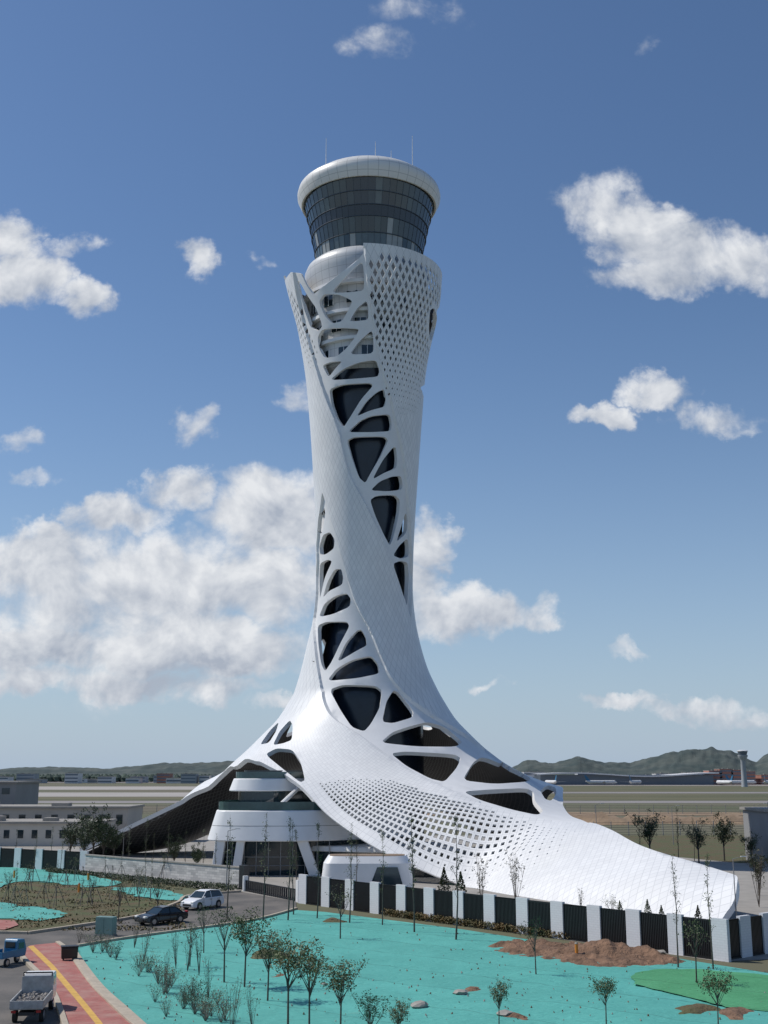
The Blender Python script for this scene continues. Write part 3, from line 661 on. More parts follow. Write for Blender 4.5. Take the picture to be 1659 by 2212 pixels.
grid_sheet('tactile_strip',gp([(60,2049),(72,2047),(116,2090),(148,2128),(182,2168),(220,2215),(264,2290),(245,2290),(204,2215),(168,2170),(136,2132),(106,2094)]),.148,m_yel,sp=None)
grid_sheet('pavement',gp([(-60,1990),(30,1993),(40,2003),(10,2013),(-60,2015)]),.20,m_pave,sp=None)
def ribbon(name,px,wd,h,m,z0=0.0):
    ps=[Vector(p) for p in catmull(gp(px),4,False)]; b=MB(); L=[]
    for i,p in enumerate(ps):
        d=(ps[min(i+1,len(ps)-1)]-ps[max(i-1,0)]); d=Vector((-d.y,d.x)).normalized()*wd/2; L.append((p-d,p+d))
    vs=[];fs=[]
    for a,c_ in L: vs+=[(a.x,a.y,z0),(c_.x,c_.y,z0),(c_.x,c_.y,z0+h),(a.x,a.y,z0+h)]
    for i in range(len(L)-1):
        for k in range(4): fs.append((i*4+k,i*4+(k+1)%4,i*4+4+(k+1)%4,i*4+4+k))
    fs+=[(0,1,2,3),(len(L)*4-1,len(L)*4-2,len(L)*4-3,len(L)*4-4)]
    b.add(vs,fs); return link(name,b.mesh(name,m),bevel=.02)
for px in ([(124,2040),(150,2060),(176,2098),(214,2146),(266,2198),(335,2262),(420,2380)],[(168,2047),(300,2026),(440,2007),(560,1988),(640,1966)],[(60,2019),(170,2003),(290,1984),(345,1967),(385,1952),(410,1937),(520,1928)],[(60,2019),(-40,2017),(-300,2014)],[(40,2063),(60,2085),(110,2140),(150,2250)]):
    struct(ribbon('kerb',px,.32,.26,m_kerb))
struct(ribbon('kerb',[(150,2050),(172,2085),(212,2138),(270,2192),(345,2262)],.7,.22,m_kerb))
m_run=mat('runway_concrete',(.36,.33,.30),.9,var=.1,scale=.02); m_run2=mat('taxiway',(.24,.22,.21),.9,var=.12,scale=.02); m_ggr=mat('airfield_grass',(.085,.095,.04),.95,scale=.02,col2=(.14,.12,.06),stretch=(.3,1,1)); m_tan=mat('bare_earth',(.34,.24,.15),.95,scale=.08,col2=(.20,.14,.09),bump=.8,bscale=.6,dist=.6)
for i,(nm,m,v0,v1,u0,u1) in enumerate([('runway',m_run,1699,1706,-900,900),('taxiway',m_run,1712,1721,-900,760),('airfield_grass',m_ggr,1722,1729,-900,2600),('taxiway',m_run2,1730,1735,-900,2600),('runway',m_run,1694,1697,900,2600),('airfield_grass',m_ggr,1699,1709,900,2600),('taxiway',m_run2,1711,1714,900,2600),('airfield_grass',m_ggr,1716,1721,900,2600),('bare_earth',m_tan,1755,1762,900,2600),('runway',m_run2,1688,1691,-900,2600)]):
    grid_sheet(nm,gp([(u0,v1),(u1,v1),(u1,v0),(u0,v0)]),.03+.006*i,m,sp=None)
b=MB(); random.seed(5); NX=120; rowsy=[-9,-5,-1.5,3,12]
for i in range(NX):
    x=40+i*1.6; y=330+4*math.sin(i*.35)+i*.1
    for dy in rowsy: b.v.append((x,y+dy,max(0,(3.0 if -6<dy<5 else 0)*(.55+.6*noise.noise(Vector((x*.11,dy*.3,2)))+.3*noise.noise(Vector((x*.5,dy,5)))))))
for i in range(NX-1):
    for j in range(4): a=i*5+j; b.f.append((a,a+5,a+6,a+1)); b.m.append(0)
struct(link('embankment_terrain',b.mesh('emb',m_tan,True)))
# ---------------------------------------------------------------- fences and walls
PIL=MB().box(-.65,.65,-.16,.16,0,2.88).mesh('fence_pillar',m_pil)
def pan_mesh(L,h=2.75):
    b=MB(); b.box(-L/2,L/2,-.05,.05,.12,.2).box(-L/2,L/2,-.05,.05,h-.12,h-.04).box(-L/2,L/2,-.12,.12,0,.1)
    k=int(L/.15)
    for i in range(k): x=-L/2+(i+.5)*L/k; b.box(x-.05,x+.05,-.05,.03,.1,h)
    b.box(-L/2,L/2,.035,.05,.2,h-.05)
    return b.mesh('fence_panel',m_black)
def fence(a,b_,n,label,start=True,end=True):
    a=Vector(a[:2]);b_=Vector(b_[:2]); d=b_-a; L=d.length; rz_=math.atan2(d.y,d.x); pitch=L/n
    f=thing('perimeter_fence',label,'fence',(a.x,a.y,0),rz_); pm=pan_mesh(pitch-1.3)
    for i in range(n+1):
        if (i==0 and not start) or (i==n and not end): continue
        link('pillar',PIL,f,(i*pitch,0,0))
    for i in range(n): link('railing_panel',pm,f,((i+.5)*pitch,0,0))
    return f
fa=G(655,1952); fb=G(1560,2076)
fence(fa,fb,13,'perimeter fence of black railings between white block pillars beside teal netting')
fe=G(1990,2005); fence(fb,fe,10,'black and white perimeter fence running back from the corner pillar',start=False)
fence(G(-330,1856),G(180,1886),12,'black and white perimeter fence beside the grey stone wall')
wa=G(186,1887);wb=G(520,1921); d=(wb-wa); wl=thing('stone_wall','long wall of mottled grey stone blocks beside the verge','wall',(wa.x,wa.y,0),math.atan2(d.y,d.x))
link('wall_face',MB().box(0,d.length,-.2,.2,0,2.35).mesh('sw',m_stone),wl); link('coping',MB().box(-.1,d.length+.1,-.28,.28,2.35,2.5).mesh('swc',m_conc),wl)
link('end_pillar',MB().box(d.length+.1,d.length+1.0,-.4,.4,0,2.7).mesh('swp',m_dark),wl)
ga=G(532,1926);gb=G(642,1948); d=gb-ga; gt_=thing('sliding_gate','dark low sliding gate across the entrance road','gate',(ga.x,ga.y,0),math.atan2(d.y,d.x))
b=MB()
for i in range(26):
    x=d.length*i/25; b.box(x-.03,x+.03,-.1,.1,.05,1.25)
b.box(0,d.length,-.08,.08,.15,.25).box(0,d.length,-.08,.08,1.15,1.25); link('gate_frame',b.mesh('gate',m_dark),gt_)
link('gate_post',MB().box(-.5,-.1,-.25,.25,0,1.7).mesh('gp',m_white),gt_); link('gate_post',MB().box(d.length+.1,d.length+.6,-.25,.25,0,2.2).mesh('gp',m_white),gt_)
def wirefence(a,b_,h,sp,label):
    a=Vector(a[:2]);b_=Vector(b_[:2]);d=b_-a;f=thing('security_fence',label,'fence',(a.x,a.y,0),math.atan2(d.y,d.x)); k=int(d.length/sp); pm=MB().box(-.07,.07,-.07,.07,0,h).mesh('p',m_grey)
    for i in range(min(k+1,60)): link('post',pm,f,(i*sp,0,0))
    for j in range(6): link('wire_rail',MB().box(0,d.length,-.02,.02,h*(j+.5)/6-.03,h*(j+.5)/6+.03).mesh('r',m_dark),f)
wirefence((45,262),(150,285),3,4,'tall grey wire security fence along the bare earth')
wirefence((45,400),(220,420),3,5,'grey wire security fence bordering the airfield grass')
wirefence((-160,420),(-30,400),3,5,'grey wire security fence beside the runway')
# ---------------------------------------------------------------- background buildings
def building(name,label,x0,x1,y0,y1,h,m,rows=1,cols=8,wm=m_glass,group=None,each=True,wh=(.35,.72),ww_=(.3,.7)):
    t=thing(name,label,'building',((x0+x1)/2,y0,0),group=group); w=(x1-x0)/2
    link('wall',MB().box(-w,w,0,y1-y0,0,h).mesh('w',m),t)
    link('roof',MB().box(-w-.4,w+.4,-.5,y1-y0+.3,h,h+.4).box(-w*.5,-w*.2,2,5,h+.4,h+1.3).box(w*.3,w*.45,2,5,h+.4,h+1.0).mesh('r',m_conc),t)
    fh=h/rows; cw_=2*w/cols; wmsh=MB().box(-cw_*(ww_[1]-ww_[0])/2,cw_*(ww_[1]-ww_[0])/2,-.06,.1,0,fh*(wh[1]-wh[0])).mesh('wi',wm)
    if each:
        for r in range(rows):
            for c in range(cols): link('window',wmsh,t,(-w+(c+.5)*cw_,0,r*fh+fh*wh[0]))
    else:
        b=MB()
        for r in range(rows): b.box(-w*.95,w*.95,-.06,.1,r*fh+fh*wh[0],r*fh+fh*wh[1])
        link('window_row',b.mesh('wr',wm),t)
    return t
m_pale=mat('pale_wall',(.50,.47,.42),.8,var=.08,scale=.2)
building('service_building','low beige service building with small dark windows',-84,-53,226,240,4.0,m_pale,1,12)
building('service_building','long beige flat-roofed airport service building',-98,-52,247,262,6.2,m_beige,1,14,wh=(.5,.8))
building('office_block','grey flat-roofed office block beside the airfield',-104,-82,270,288,11.0,m_grey,3,5)
building('equipment_building','small grey equipment building with flat roof',-46,-38,240,247,3.2,m_grey,1,3)
building('equipment_building','tall plain grey equipment building behind the fence',56,63,178,190,7.6,m_grey,2,2)
m_far=mat('far_wall',(.36,.38,.40),.8,var=.15,scale=.01); m_farr=mat('far_brick',(.36,.17,.13),.8,var=.1,scale=.01); m_farg=mat('far_glass',(.13,.16,.2),.4); m_farw=mat('far_white',(.62,.62,.62),.7)
random.seed(11); fb_=[]
for i in range(11):
    u=1150+i*36; x=(u-829.5)/FL*1560; fb_.append((x,1540+random.uniform(0,60),random.uniform(20,28),random.uniform(9,16),random.choice([m_far,m_farw,m_far])))
for u,h_ in ((1530,17),(1553,19),(1577,18),(1600,16),(1640,12)): fb_.append(((u-829.5)/FL*1500,1500,15,h_,m_farr))
for i in range(17):
    u=10+i*30; x=(u-829.5)/FL*1750; fb_.append((x,1700+random.uniform(0,160),random.uniform(12,24),random.uniform(5,15),random.choice([m_far,m_farw,m_farw,m_far,m_farr])))
for x,y,w_,h,m in fb_:
    building('distant_building','distant low airport building beyond the runways',x-w_/2*1.2,x+w_/2,y,y+25,h,m,max(1,int(h/4)),6,wm=m_farg,group='distant airport buildings',each=False)
t=thing('distant_terminal','long low grey terminal with curved roof across the runway','terminal',(310,1470,0))
link('wall',MB().box(-120,90,0,60,0,12).mesh('tw',m_farg),t)
b=MB(); b.add([(-125+i*10,y,13+2*math.sin(i*.35)) for i in range(23) for y in (-8,66)],[(2*i,2*i+2,2*i+3,2*i+1) for i in range(22)]).add([(-125+i*10,-8,z_+2*math.sin(i*.35)) for i in range(23) for z_ in (11.5,13)],[(2*i,2*i+2,2*i+3,2*i+1) for i in range(22)]); link('roof',b.mesh('tr',m_farw),t)
p=P(1608,1690,Y=1250); t=thing('distant_control_tower','slim distant grey control tower with wide round cab','control tower',(p.x,p.y,0))
zt=P(1608,1618,Y=1250).z; q=.75
link('shaft',MB().rev([(4.2*q,0),(3.6*q,10),(3.4*q,zt-12),(4.5*q,zt-10),(6.5*q,zt-8),(6.8*q,zt-6)],24).mesh('s',m_far,True),t)
link('cab',MB().rev([(5.5*q,zt-6),(6.9*q,zt-2.5)],24).mesh('c',m_farg,True),t)
link('roof',MB().rev([(7.3*q,zt-2.5),(7.4*q,zt-1.8),(5*q,zt-1),(.01,zt-.8)],24).mesh('r',m_farw,True),t)
AM=(('fuselage',MB().tube((-17,0,4),(15,0,4),2,2,12).tube((15,0,4),(19,0,3.4),2,.4,12).tube((-17,0,4),(-22,0,5),2,.5,12).mesh('fus',m_farw,True)),
 ('wing',MB().add([(3,2,3.4),(-2,2,3.4),(-9,17,4.6),(-7,17,4.6),(3,-2,3.4),(-2,-2,3.4),(-9,-17,4.6),(-7,-17,4.6)],[(0,1,2,3),(7,6,5,4)]).mesh('wing',m_far)),
 ('tail_fin',MB().add([(-16,0,5.5),(-21,0,5.5),(-24,0,11.5),(-21.5,0,11.5)],[(0,1,2,3)]).mesh('tail',m_blue)))
for i,(u,yy) in enumerate([(1290,1400),(1360,1420),(1545,1400),(1585,1410),(1640,1380),(1180,1430)]):
    t=thing('parked_airliner','distant white airliner parked by the terminal','airplane',((u-829.5)/FL*yy*1.0,yy,0),rad(20+40*(i%3)),group='airliners parked at the terminal')
    for nme,mm_ in AM: link(nme,mm_,t)
def hill(name,sk,Y,m,dep=500,seed=0):
    us=[p[0] for p in sk]; vs=[p[1] for p in sk]; f=lambda u:np.interp(u,us,vs); NU=300; ND=18; V_=[];F_=[]
    for i in range(NU):
        u=us[0]+(us[-1]-us[0])*i/(NU-1); zc=P(u,float(f(u)),Y=Y).z; x=(u-829.5)/FL*Y*1.02
        for j in range(ND):
            t=j/(ND-1); k=math.sin(math.pi*t); y=Y-dep*.5+dep*t
            q=noise.noise(Vector((x*.004,y*.006,seed)))*.25+noise.noise(Vector((x*.018,y*.02,seed)))*.14+noise.noise(Vector((x*.07,y*.05,seed)))*.07
            V_.append((x*(y/Y),y,max(-2,zc*k*(1+q))))
    for i in range(NU-1):
        for j in range(ND-1): a=i*ND+j; F_.append((a,a+ND,a+ND+1,a+1))
    return struct(link(name,MB().add(V_,F_).mesh(name,m,False)))
m_hill=mat('hill_scrub',(.045,.068,.065),.95,scale=.02,col2=(.085,.10,.088)); m_hillf=mat('hill_far_hazed',(.13,.17,.20),.95,scale=.01,var=.1)  # hill colours lean blue, aerial haze mixed into the base colour
hill('hill',[(1040,1674),(1085,1661),(1125,1638),(1180,1646),(1235,1634),(1285,1649),(1340,1651),(1400,1637),(1450,1624),(1510,1617),(1550,1625),(1600,1643),(1640,1621),(1720,1607),(1900,1596)],3000,m_hill)
hill('hill',[(-300,1655),(0,1670),(90,1659),(180,1657),(260,1661),(340,1652),(430,1646),(520,1641),(620,1645),(700,1658)],2700,m_hill,seed=4)
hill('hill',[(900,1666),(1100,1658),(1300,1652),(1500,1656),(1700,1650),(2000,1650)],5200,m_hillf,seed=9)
def woods(u0,u1,Y,h,cnt,seed,m):
    random.seed(seed); b=MB()
    for i in range(cnt):
        u=random.uniform(u0,u1); y=Y+random.uniform(0,60); x=(u-829.5)/FL*y; r=random.uniform(.6,1.3)*h*.5; z=r*.8
        n=6; vs=[(x,y,z+r)]+[(x+r*math.cos(a+k)*random.uniform(.7,1.1),y+r*math.sin(a+k)*.8,z+dz_*r*random.uniform(.8,1.2)) for k,dz_ in ((0,.3),(.5,-.6)) for a in [q*2*math.pi/n for q in range(n)]]
        b.add(vs,[(0,1+k,1+(k+1)%n) for k in range(n)]+[(1+k,7+k,7+(k+1)%n,1+(k+1)%n) for k in range(n)])
    o=link('woodland',b.mesh('woods',m)); o['kind']='stuff'; o['label']='distant dark green belt of trees beyond the airfield'; o['category']='trees'
m_wood=mat('far_trees',(.04,.065,.05),.9,scale=.05,col2=(.07,.10,.075))
woods(-50,700,1950,12,700,1,m_wood); woods(1050,1750,1720,10,500,2,m_wood)

# ---------------------------------------------------------------- trees
def leaves(b,c,rad_,cnt,ls):
    for _ in range(cnt):
        d=Vector((random.gauss(0,1),random.gauss(0,1),random.gauss(0,.9))).normalized()*rad_*random.random()**.5; p=Vector(c)+d
        a=Vector((random.uniform(-1,1),random.uniform(-1,1),random.uniform(-1,1))).normalized(); e=a.orthogonal().normalized(); s_=ls*random.uniform(.6,1.3)
        b.add([p-a*s_,p+e*s_*.55,p+a*s_,p-e*s_*.55],[(0,1,2,3)])
def mk_tree(kind,seed):
    random.seed(seed); t=MB(); l=MB()
    if kind=='slim':
        Ht=9; p=Vector((0,0,0)); pr=[p]
        for i in range(6): p=p+Vector((random.uniform(-.1,.1),random.uniform(-.1,.1),Ht/6)); pr.append(p)
        for i in range(6): t.tube(pr[i],pr[i+1],.075*(1-i/6.6),.075*(1-(i+1)/6.6),6)
        for i in range(20):
            z=random.uniform(.3,.97); k=int(z*6); a=pr[k].lerp(pr[min(k+1,6)],z*6-k); an=random.uniform(0,6.28); L=random.uniform(.5,1.2)*(1.25-z)
            q=a+Vector((math.cos(an)*L*.45,math.sin(an)*L*.45,L)); t.tube(a,q,.022,.006,4); leaves(l,q,.28,8,.07); leaves(l,a.lerp(q,.5),.22,4,.06)
    elif kind in('round','sparse'):
        Ht=6; t.tube((0,0,0),(.05,.03,2.6),.075,.055,7); top=Vector((.05,.03,2.6)); rd=kind=='round'
        for i in range(13 if rd else 9):
            an=i*2.4+random.uniform(-.3,.3); L=random.uniform(1.3,2.6); sp=random.uniform(.25,.85); st_=top+Vector((0,0,random.uniform(-.6,.5)))
            m1=st_+Vector((math.cos(an)*sp*L*.5,math.sin(an)*sp*L*.5,L*.5)); q=m1+Vector((math.cos(an)*sp*L*.4,math.sin(an)*sp*L*.4,L*.55))
            t.tube(st_,m1,.035,.022,5); t.tube(m1,q,.022,.006,4)
            for j in range(6 if rd else 4):
                f=random.uniform(.05,1); a=m1.lerp(q,f); e=a+Vector((random.uniform(-.6,.6),random.uniform(-.6,.6),random.uniform(-.1,.5))); t.tube(a,e,.012,.004,3)
                leaves(l,e,.34,14 if rd else 7,.085 if rd else .075)
            leaves(l,q,.3,10 if rd else 6,.08)
        t.tube(top,top+Vector((0,0,2.3)),.045,.01,5); leaves(l,top+Vector((0,0,2.4)),.5,26 if rd else 12,.08)
    elif kind in('bare','red'):
        Ht=5
        for i in range(8):
            an=random.uniform(0,6.28); L=random.uniform(3,5); sp=random.uniform(.05,.25); q=Vector((math.cos(an)*sp*L,math.sin(an)*sp*L,L)); t.tube((0,0,0),q,.03,.008,5)
            for j in range(5):
                a=q*random.uniform(.35,.95); e=a+Vector((random.uniform(-.4,.4),random.uniform(-.4,.4),random.uniform(.2,.8))); t.tube(a,e,.011,.004,3); leaves(l,e,.2,4 if kind=='bare' else 10,.06)
    elif kind=='conifer':
        Ht=3; t.tube((0,0,0),(0,0,2.9),.06,.01,6)
        for i in range(420):
            z=random.random()**1.2; r=(1-z)*.85*random.uniform(.5,1.1); an=random.uniform(0,6.28); leaves(l,(r*math.cos(an),r*math.sin(an),.25+z*2.7),.05,3,.09)
    elif kind=='full':
        Ht=6; t.tube((0,0,0),(0,0,2.2),.11,.08,7)
        for i in range(16):
            an=i*2.4; L=random.uniform(1.6,3.4); sp=random.uniform(.15,.7); st_=Vector((0,0,random.uniform(1.4,2.6))); q=st_+Vector((math.cos(an)*sp*L,math.sin(an)*sp*L,L)); t.tube(st_,q,.04,.01,4)
            for j in range(5): leaves(l,st_.lerp(q,random.uniform(.3,1))+Vector((random.uniform(-.4,.4),random.uniform(-.4,.4),random.uniform(-.3,.4))),.42,22,.10)
    elif kind=='shrub':
        Ht=1.6
        for i in range(26):
            an=random.uniform(0,6.28); L=random.uniform(.8,1.6); sp=random.uniform(.1,.7); q=Vector((math.cos(an)*sp*L,math.sin(an)*sp*L,L)); t.tube((0,0,0),q,.012,.004,3)
            leaves(l,q,.22,5,.045); leaves(l,q*.7,.2,4,.045)
    return t,l,Ht
PROT={}
m_twig=mat('twig',(.19,.165,.14),.9,var=.2,scale=3)
for kind,cnt,lm,bk in (('slim',4,m_leaf,m_bark),('round',4,m_leaf,m_bark),('sparse',3,m_leaf,m_bark),('bare',2,m_leafr,m_bark),('conifer',1,m_leafd,m_bark),('full',3,m_leafd,m_bark),('shrub',3,m_leafs,m_twig),('red',2,m_leafr,m_bark)):
    PROT[kind]=[]
    for k in range(cnt):
        t,l,h=mk_tree(kind,k*17+len(kind)); PROT[kind].append((t.mesh(kind+'_trunk',bk),l.mesh(kind+'_crown',lm),h))
STK=[MB().tube((1.0*math.cos(a),1.0*math.sin(a),0),(.08*math.cos(a),.08*math.sin(a),2.0),.035,.03,5).mesh('stake',m_twig) for a in (0,2.1,4.2)]
LAB={'slim':('young_tree','tall slender young tree with sparse leaves','saplings planted around the tower'),'round':('young_tree','young tree with loose rounded green crown on netting','trees planted in the netting'),'sparse':('young_tree','thin young tree with sparse airy green crown','trees planted in the netting'),'bare':('bare_sapling','multi-stemmed nearly bare sapling planted in netting','bare saplings'),'conifer':('conifer_tree','small dark green conical conifer beside the fence','small conifers'),'full':('leafy_tree','dark green leafy tree with dense upright crown','leafy trees'),'shrub':('shrub','low twiggy grey-brown shrub at the netting edge','shrubs along the kerb'),'red':('ornamental_sapling','multi-stemmed sapling with sparse russet leaves','russet saplings')}
random.seed(21); cnt_=0
def plant(kind,u,vb,vt=None,h=None,stake=False):
    global cnt_
    p=G(u,vb); 
    if h is None: h=P(u,vt,Y=p.y).z
    tm,lm,H0=PROT[kind][cnt_%len(PROT[kind])]; cnt_+=1
    nm,lb,gr=LAB[kind]
    if stake: lb,gr='thin staked sapling held by three wooden poles','staked saplings on the verge'
    t=thing(nm,lb,'shrub' if kind=='shrub' else 'tree',(p.x,p.y,.02),random.uniform(0,6.28),h/H0,gr)
    link('stems' if kind=='shrub' else 'trunk',tm,t); link('foliage' if kind=='shrub' else 'crown',lm,t)
    if stake:
        for m_ in STK: link('support_stake',m_,t,sc=H0/h)
for u,vb,vt in [(568,1992,1758),(622,1990,1765),(634,1978,1768),(685,1985,1775),(755,1995,1778),(826,2000,1790),(895,2015,1753),(985,2032,1758),(1465,2092,1848),(1541,2096,1843),(490,1985,1760),(640,1940,1790),(770,1940,1800)]: plant('slim',u,vb,vt)
for u,vb,vt in [(578,2165,1987),(528,2135,1950),(622,2225,2000),(668,2230,2030),(735,2245,2050),(1078,2225,2108),(1310,2225,2092),(1552,2225,2085),(800,2290,2120),(860,2275,2150)]: plant('round',u,vb,vt)
for u,vb,vt in [(484,2125,1945),(1158,2108,1975),(735,2030,1895),(410,2090,1985),(440,2060,1945),(1325,2020,1920),(1505,2130,1975),(255,1995,1890),(300,1960,1880),(340,1990,1890)]: plant('sparse',u,vb,vt)
for u,vb,vt in [(380,2095,2005),(405,2100,2000),(430,2110,2010),(310,2080,1985),(355,2130,2050),(450,2160,2060),(500,2240,2110),(545,2230,2120),(290,2050,1975)]: plant('bare',u,vb,vt)
for u,vb,vt in [(1115,1960,1832),(1255,1975,1915),(1640,1960,1820),(1040,1962,1838)]: plant('red',u,vb,vt)
for u,vb,vt in [(960,1955,1872),(996,1958,1882),(1400,1990,1942),(1510,2010,1955),(1430,1995,1955),(1340,1985,1945),(300,1890,1855),(420,1905,1870),(240,1884,1850)]: plant('conifer',u,vb,vt)
for u,vb,vt in [(200,1868,1732),(222,1870,1750),(150,1868,1762),(180,1872,1765),(245,1868,1768),(1405,1860,1738),(1510,1865,1765),(1565,1860,1748),(1625,1870,1790),(375,1885,1800),(425,1890,1815),(1640,1935,1822)]: plant('full',u,vb,vt)
for u,vb,vt in [(310,1890,1768),(275,1885,1790),(360,1890,1780),(400,1895,1790),(30,1875,1790),(75,1880,1800),(110,1878,1785),(1467,1870,1740),(1385,1870,1760),(1500,1860,1760),(330,1870,1800),(130,1885,1800),(440,1900,1790),(465,1905,1800)]: plant('slim',u,vb,vt)
for i in range(22): plant('slim' if i%3 else 'sparse',12+i*16+random.uniform(-8,8),1932+random.uniform(-28,34),h=random.uniform(3,4.6),stake=True)
random.seed(31)
for i in range(26):
    f=i/25; u=190+ (290*f)+random.uniform(-20,30); v=2045+175*f**1.15+random.uniform(-8,10); plant('shrub',u,v,h=random.uniform(.9,1.7))
for i in range(6): plant('shrub',340+i*26+random.uniform(-8,8),2190+random.uniform(-25,30),h=random.uniform(1.0,1.7))
def hedge(px,wd,h,cnt,seed,m=m_leafd,nm='hedge',lb='low clipped hedge along the fence base'):
    random.seed(seed); ps=gp(px); b=MB()
    for i in range(cnt):
        k=random.random()*(len(ps)-1); j=int(k); f=k-j; x=ps[j][0]*(1-f)+ps[j+1][0]*f; y=ps[j][1]*(1-f)+ps[j+1][1]*f
        leaves(b,(x+random.uniform(-wd,wd)/2,y+random.uniform(-wd,wd)/2,random.uniform(.08,h)),.12,4,.08)
    tag(link(nm,b.mesh(nm,m)),lb,'hedge')
m_hedge=mat('hedge_leaf',(.06,.07,.02),.7,scale=1,col2=(.16,.10,.03))
hedge([(835,1978),(980,1997),(1100,2013),(1230,2030)],.9,.6,3000,1,m_hedge)
hedge([(100,1886),(190,1894),(330,1908),(500,1928)],1.0,.7,3000,2)
hedge([(180,1884),(350,1903),(515,1922)],.5,.5,1200,3)
random.seed(77); b=MB()
for i in range(9000):
    u=random.uniform(-40,400); v=random.uniform(1895,2012); p=G(u,v)
    if noise.noise(Vector((p.x*.3,p.y*.3,0)))<-.05: continue
    leaves(b,(p.x,p.y,.12),.12,1,.12)
o=link('weeds',b.mesh('weeds',m_hedge)); o['kind']='stuff'; o['label']='sparse dry weeds scattered over the verge'; o['category']='weeds'
b=MB(); 
for i in range(420):
    u=random.uniform(200,1700); v=random.uniform(2000,2212); p=G(u,v)
    if not inpoly([p.x],[p.y],teal)[0]: continue
    s_=random.uniform(.02,.07); b.tube((p.x,p.y,.08),(p.x+random.uniform(-s_,s_),p.y+random.uniform(-s_,s_),.12+s_),s_,s_*.4,5,mi=0 if random.random()<.6 else 1)
o=link('soil_crumbs',b.mesh('crumbs',[m_soil,m_conc])); o['kind']='stuff'; o['label']='clods of soil and stones scattered on the netting'; o['category']='soil'

# ---------------------------------------------------------------- vehicles
def wheel(par,x,y,r,wd=.22):
    wt=link('wheel',MB().tube((0,-wd/2,0),(0,wd/2,0),r,r,20).mesh('tyre',m_tyre,True),par,(x,y,r))
    s_=1 if y>0 else -1
    link('rim',MB().tube((0,s_*wd*.4,0),(0,s_*(wd/2+.015),0),r*.66,r*.6,14).mesh('rim',m_rim,True),wt)
def car(name,label,cat,loc,rz_,paint,suv=True):
    t=thing(name,label,cat,loc,rz_); zb=1.08 if suv else .92; zr=1.68 if suv else 1.42
    lower=[(-2.3,.32),(-2.36,.62),(-2.3,zb-.08),(-2.1,zb),(1.05,zb),(1.75,zb-.1),(2.18,zb-.24),(2.34,.62),(2.3,.3),(1.85,.24),(-1.9,.24)]
    link('body',MB().side(lower,.9,hw2=[.86,.88,.86,.84,.84,.84,.82,.84,.84,.88,.88]).mesh('b',paint),t,bevel=.09)
    gl_=[(-2.12,zb-.02),(1.1,zb-.02),(.3,zr-.05),(-.4,zr),(-1.75,zr-.08)] if suv else [(-1.75,zb-.02),(1.1,zb-.02),(.35,zr-.05),(-.4,zr),(-1.05,zr-.06)]
    link('window',MB().side(gl_,.8,hw2=[.82,.82,.64,.64,.64]).mesh('w',m_glass),t,bevel=.05)
    rf=[(gl_[4][0]-.02,gl_[4][1]+.0),(gl_[3][0],zr+.02),(gl_[2][0]+.04,gl_[2][1]+.01),(gl_[2][0]-.02,gl_[2][1]+.05),(gl_[3][0],zr+.07),(gl_[4][0]+.05,gl_[4][1]+.06)]
    link('roof',MB().side(rf,.64).mesh('r',paint),t,bevel=.02)
    for s_ in (1,-1):
        for (x0,x1) in ((1.1,.3),(-.35,-.35),(gl_[0][0],gl_[4][0])): link('pillar',MB().tube((x0,s_*.83,zb-.04),(x1,s_*.655,zr-.04),.045,.04,6).mesh('p',paint),t)
        link('headlight',MB().box(2.05,2.33,s_*.62-.18,s_*.62+.18,.66,.82).mesh('hl',m_lamp),t,bevel=.04)
        link('taillight',MB().box(-2.37,-2.2,s_*.64-.17,s_*.64+.17,.8,.98).mesh('tl',m_red),t,bevel=.03)
        link('mirror',MB().box(.78,.95,s_*.98-.09,s_*.98+.09,zb-.02,zb+.14).mesh('mi',paint),t,bevel=.04)
        for x in (-.35,.85,-1.5): link('door_seam',MB().box(x-.008,x+.008,s_*.895-.01,s_*.895+.005,.35,zb-.06).mesh('tm',m_dark),t)
        for x in (-.2,-1.3): link('door_handle',MB().box(x-.1,x+.1,s_*.9-.015,s_*.9+.015,zb-.2,zb-.17).mesh('dh',m_dark),t)
    link('grille',MB().box(2.3,2.37,-.5,.5,.4,.6).mesh('tm',m_dark),t)
    for x in (-1.42,1.42):
        for y in (-.78,.78):
            s_=1 if y>0 else -1
            link('wheel_arch',MB().tube((x,y,.36),(x,y+s_*.105,.36),.4,.4,20).mesh('wa',m_dark,True),t); wheel(t,x,y+s_*.02,.34)
    return t
def hd(a,b_): d=G(*b_)-G(*a); return math.atan2(d.y,d.x)
p=G(437,1963); car('parked_car','white SUV parked on the entrance road beside the stone wall','car',(p.x,p.y,.045),hd((480,1950),(395,1962)),m_carw,True)
p=G(348,1996); car('parked_car','black saloon car parked at the verge kerb','car',(p.x,p.y,.045),hd((400,1985),(300,1996)),m_carb,False)
p=G(72,2195); tk=thing('flatbed_truck','small white flatbed truck loaded with rubble beside red pavement','truck',(p.x,p.y,.045),rad(97))
link('chassis',MB().box(-2.6,2.4,-.4,.4,.45,.62).mesh('ch',m_dark),tk)
link('cab',MB().side([(.95,.55),(2.5,.55),(2.62,1.1),(2.45,1.35),(2.15,2.0),(1.05,2.05),(.95,1.9)],.82).mesh('cab',m_carw),tk,bevel=.08)
link('rear_window',MB().box(.925,.96,-.6,.6,1.4,1.85).mesh('ws',m_glass),tk); link('side_window',MB().box(1.25,2.05,-.835,.835,1.35,1.8).mesh('ws',m_glass),tk); link('windscreen',MB().add([(2.5,-.7,1.36),(2.5,.7,1.36),(2.22,.66,1.95),(2.22,-.66,1.95)],[(0,1,2,3)]).mesh('ws',m_glass),tk)
m_bed=mat('worn_bed_steel',(.38,.38,.37),.6,var=.25,scale=3)
b=MB().box(-2.6,.85,-.85,.85,.75,.82)
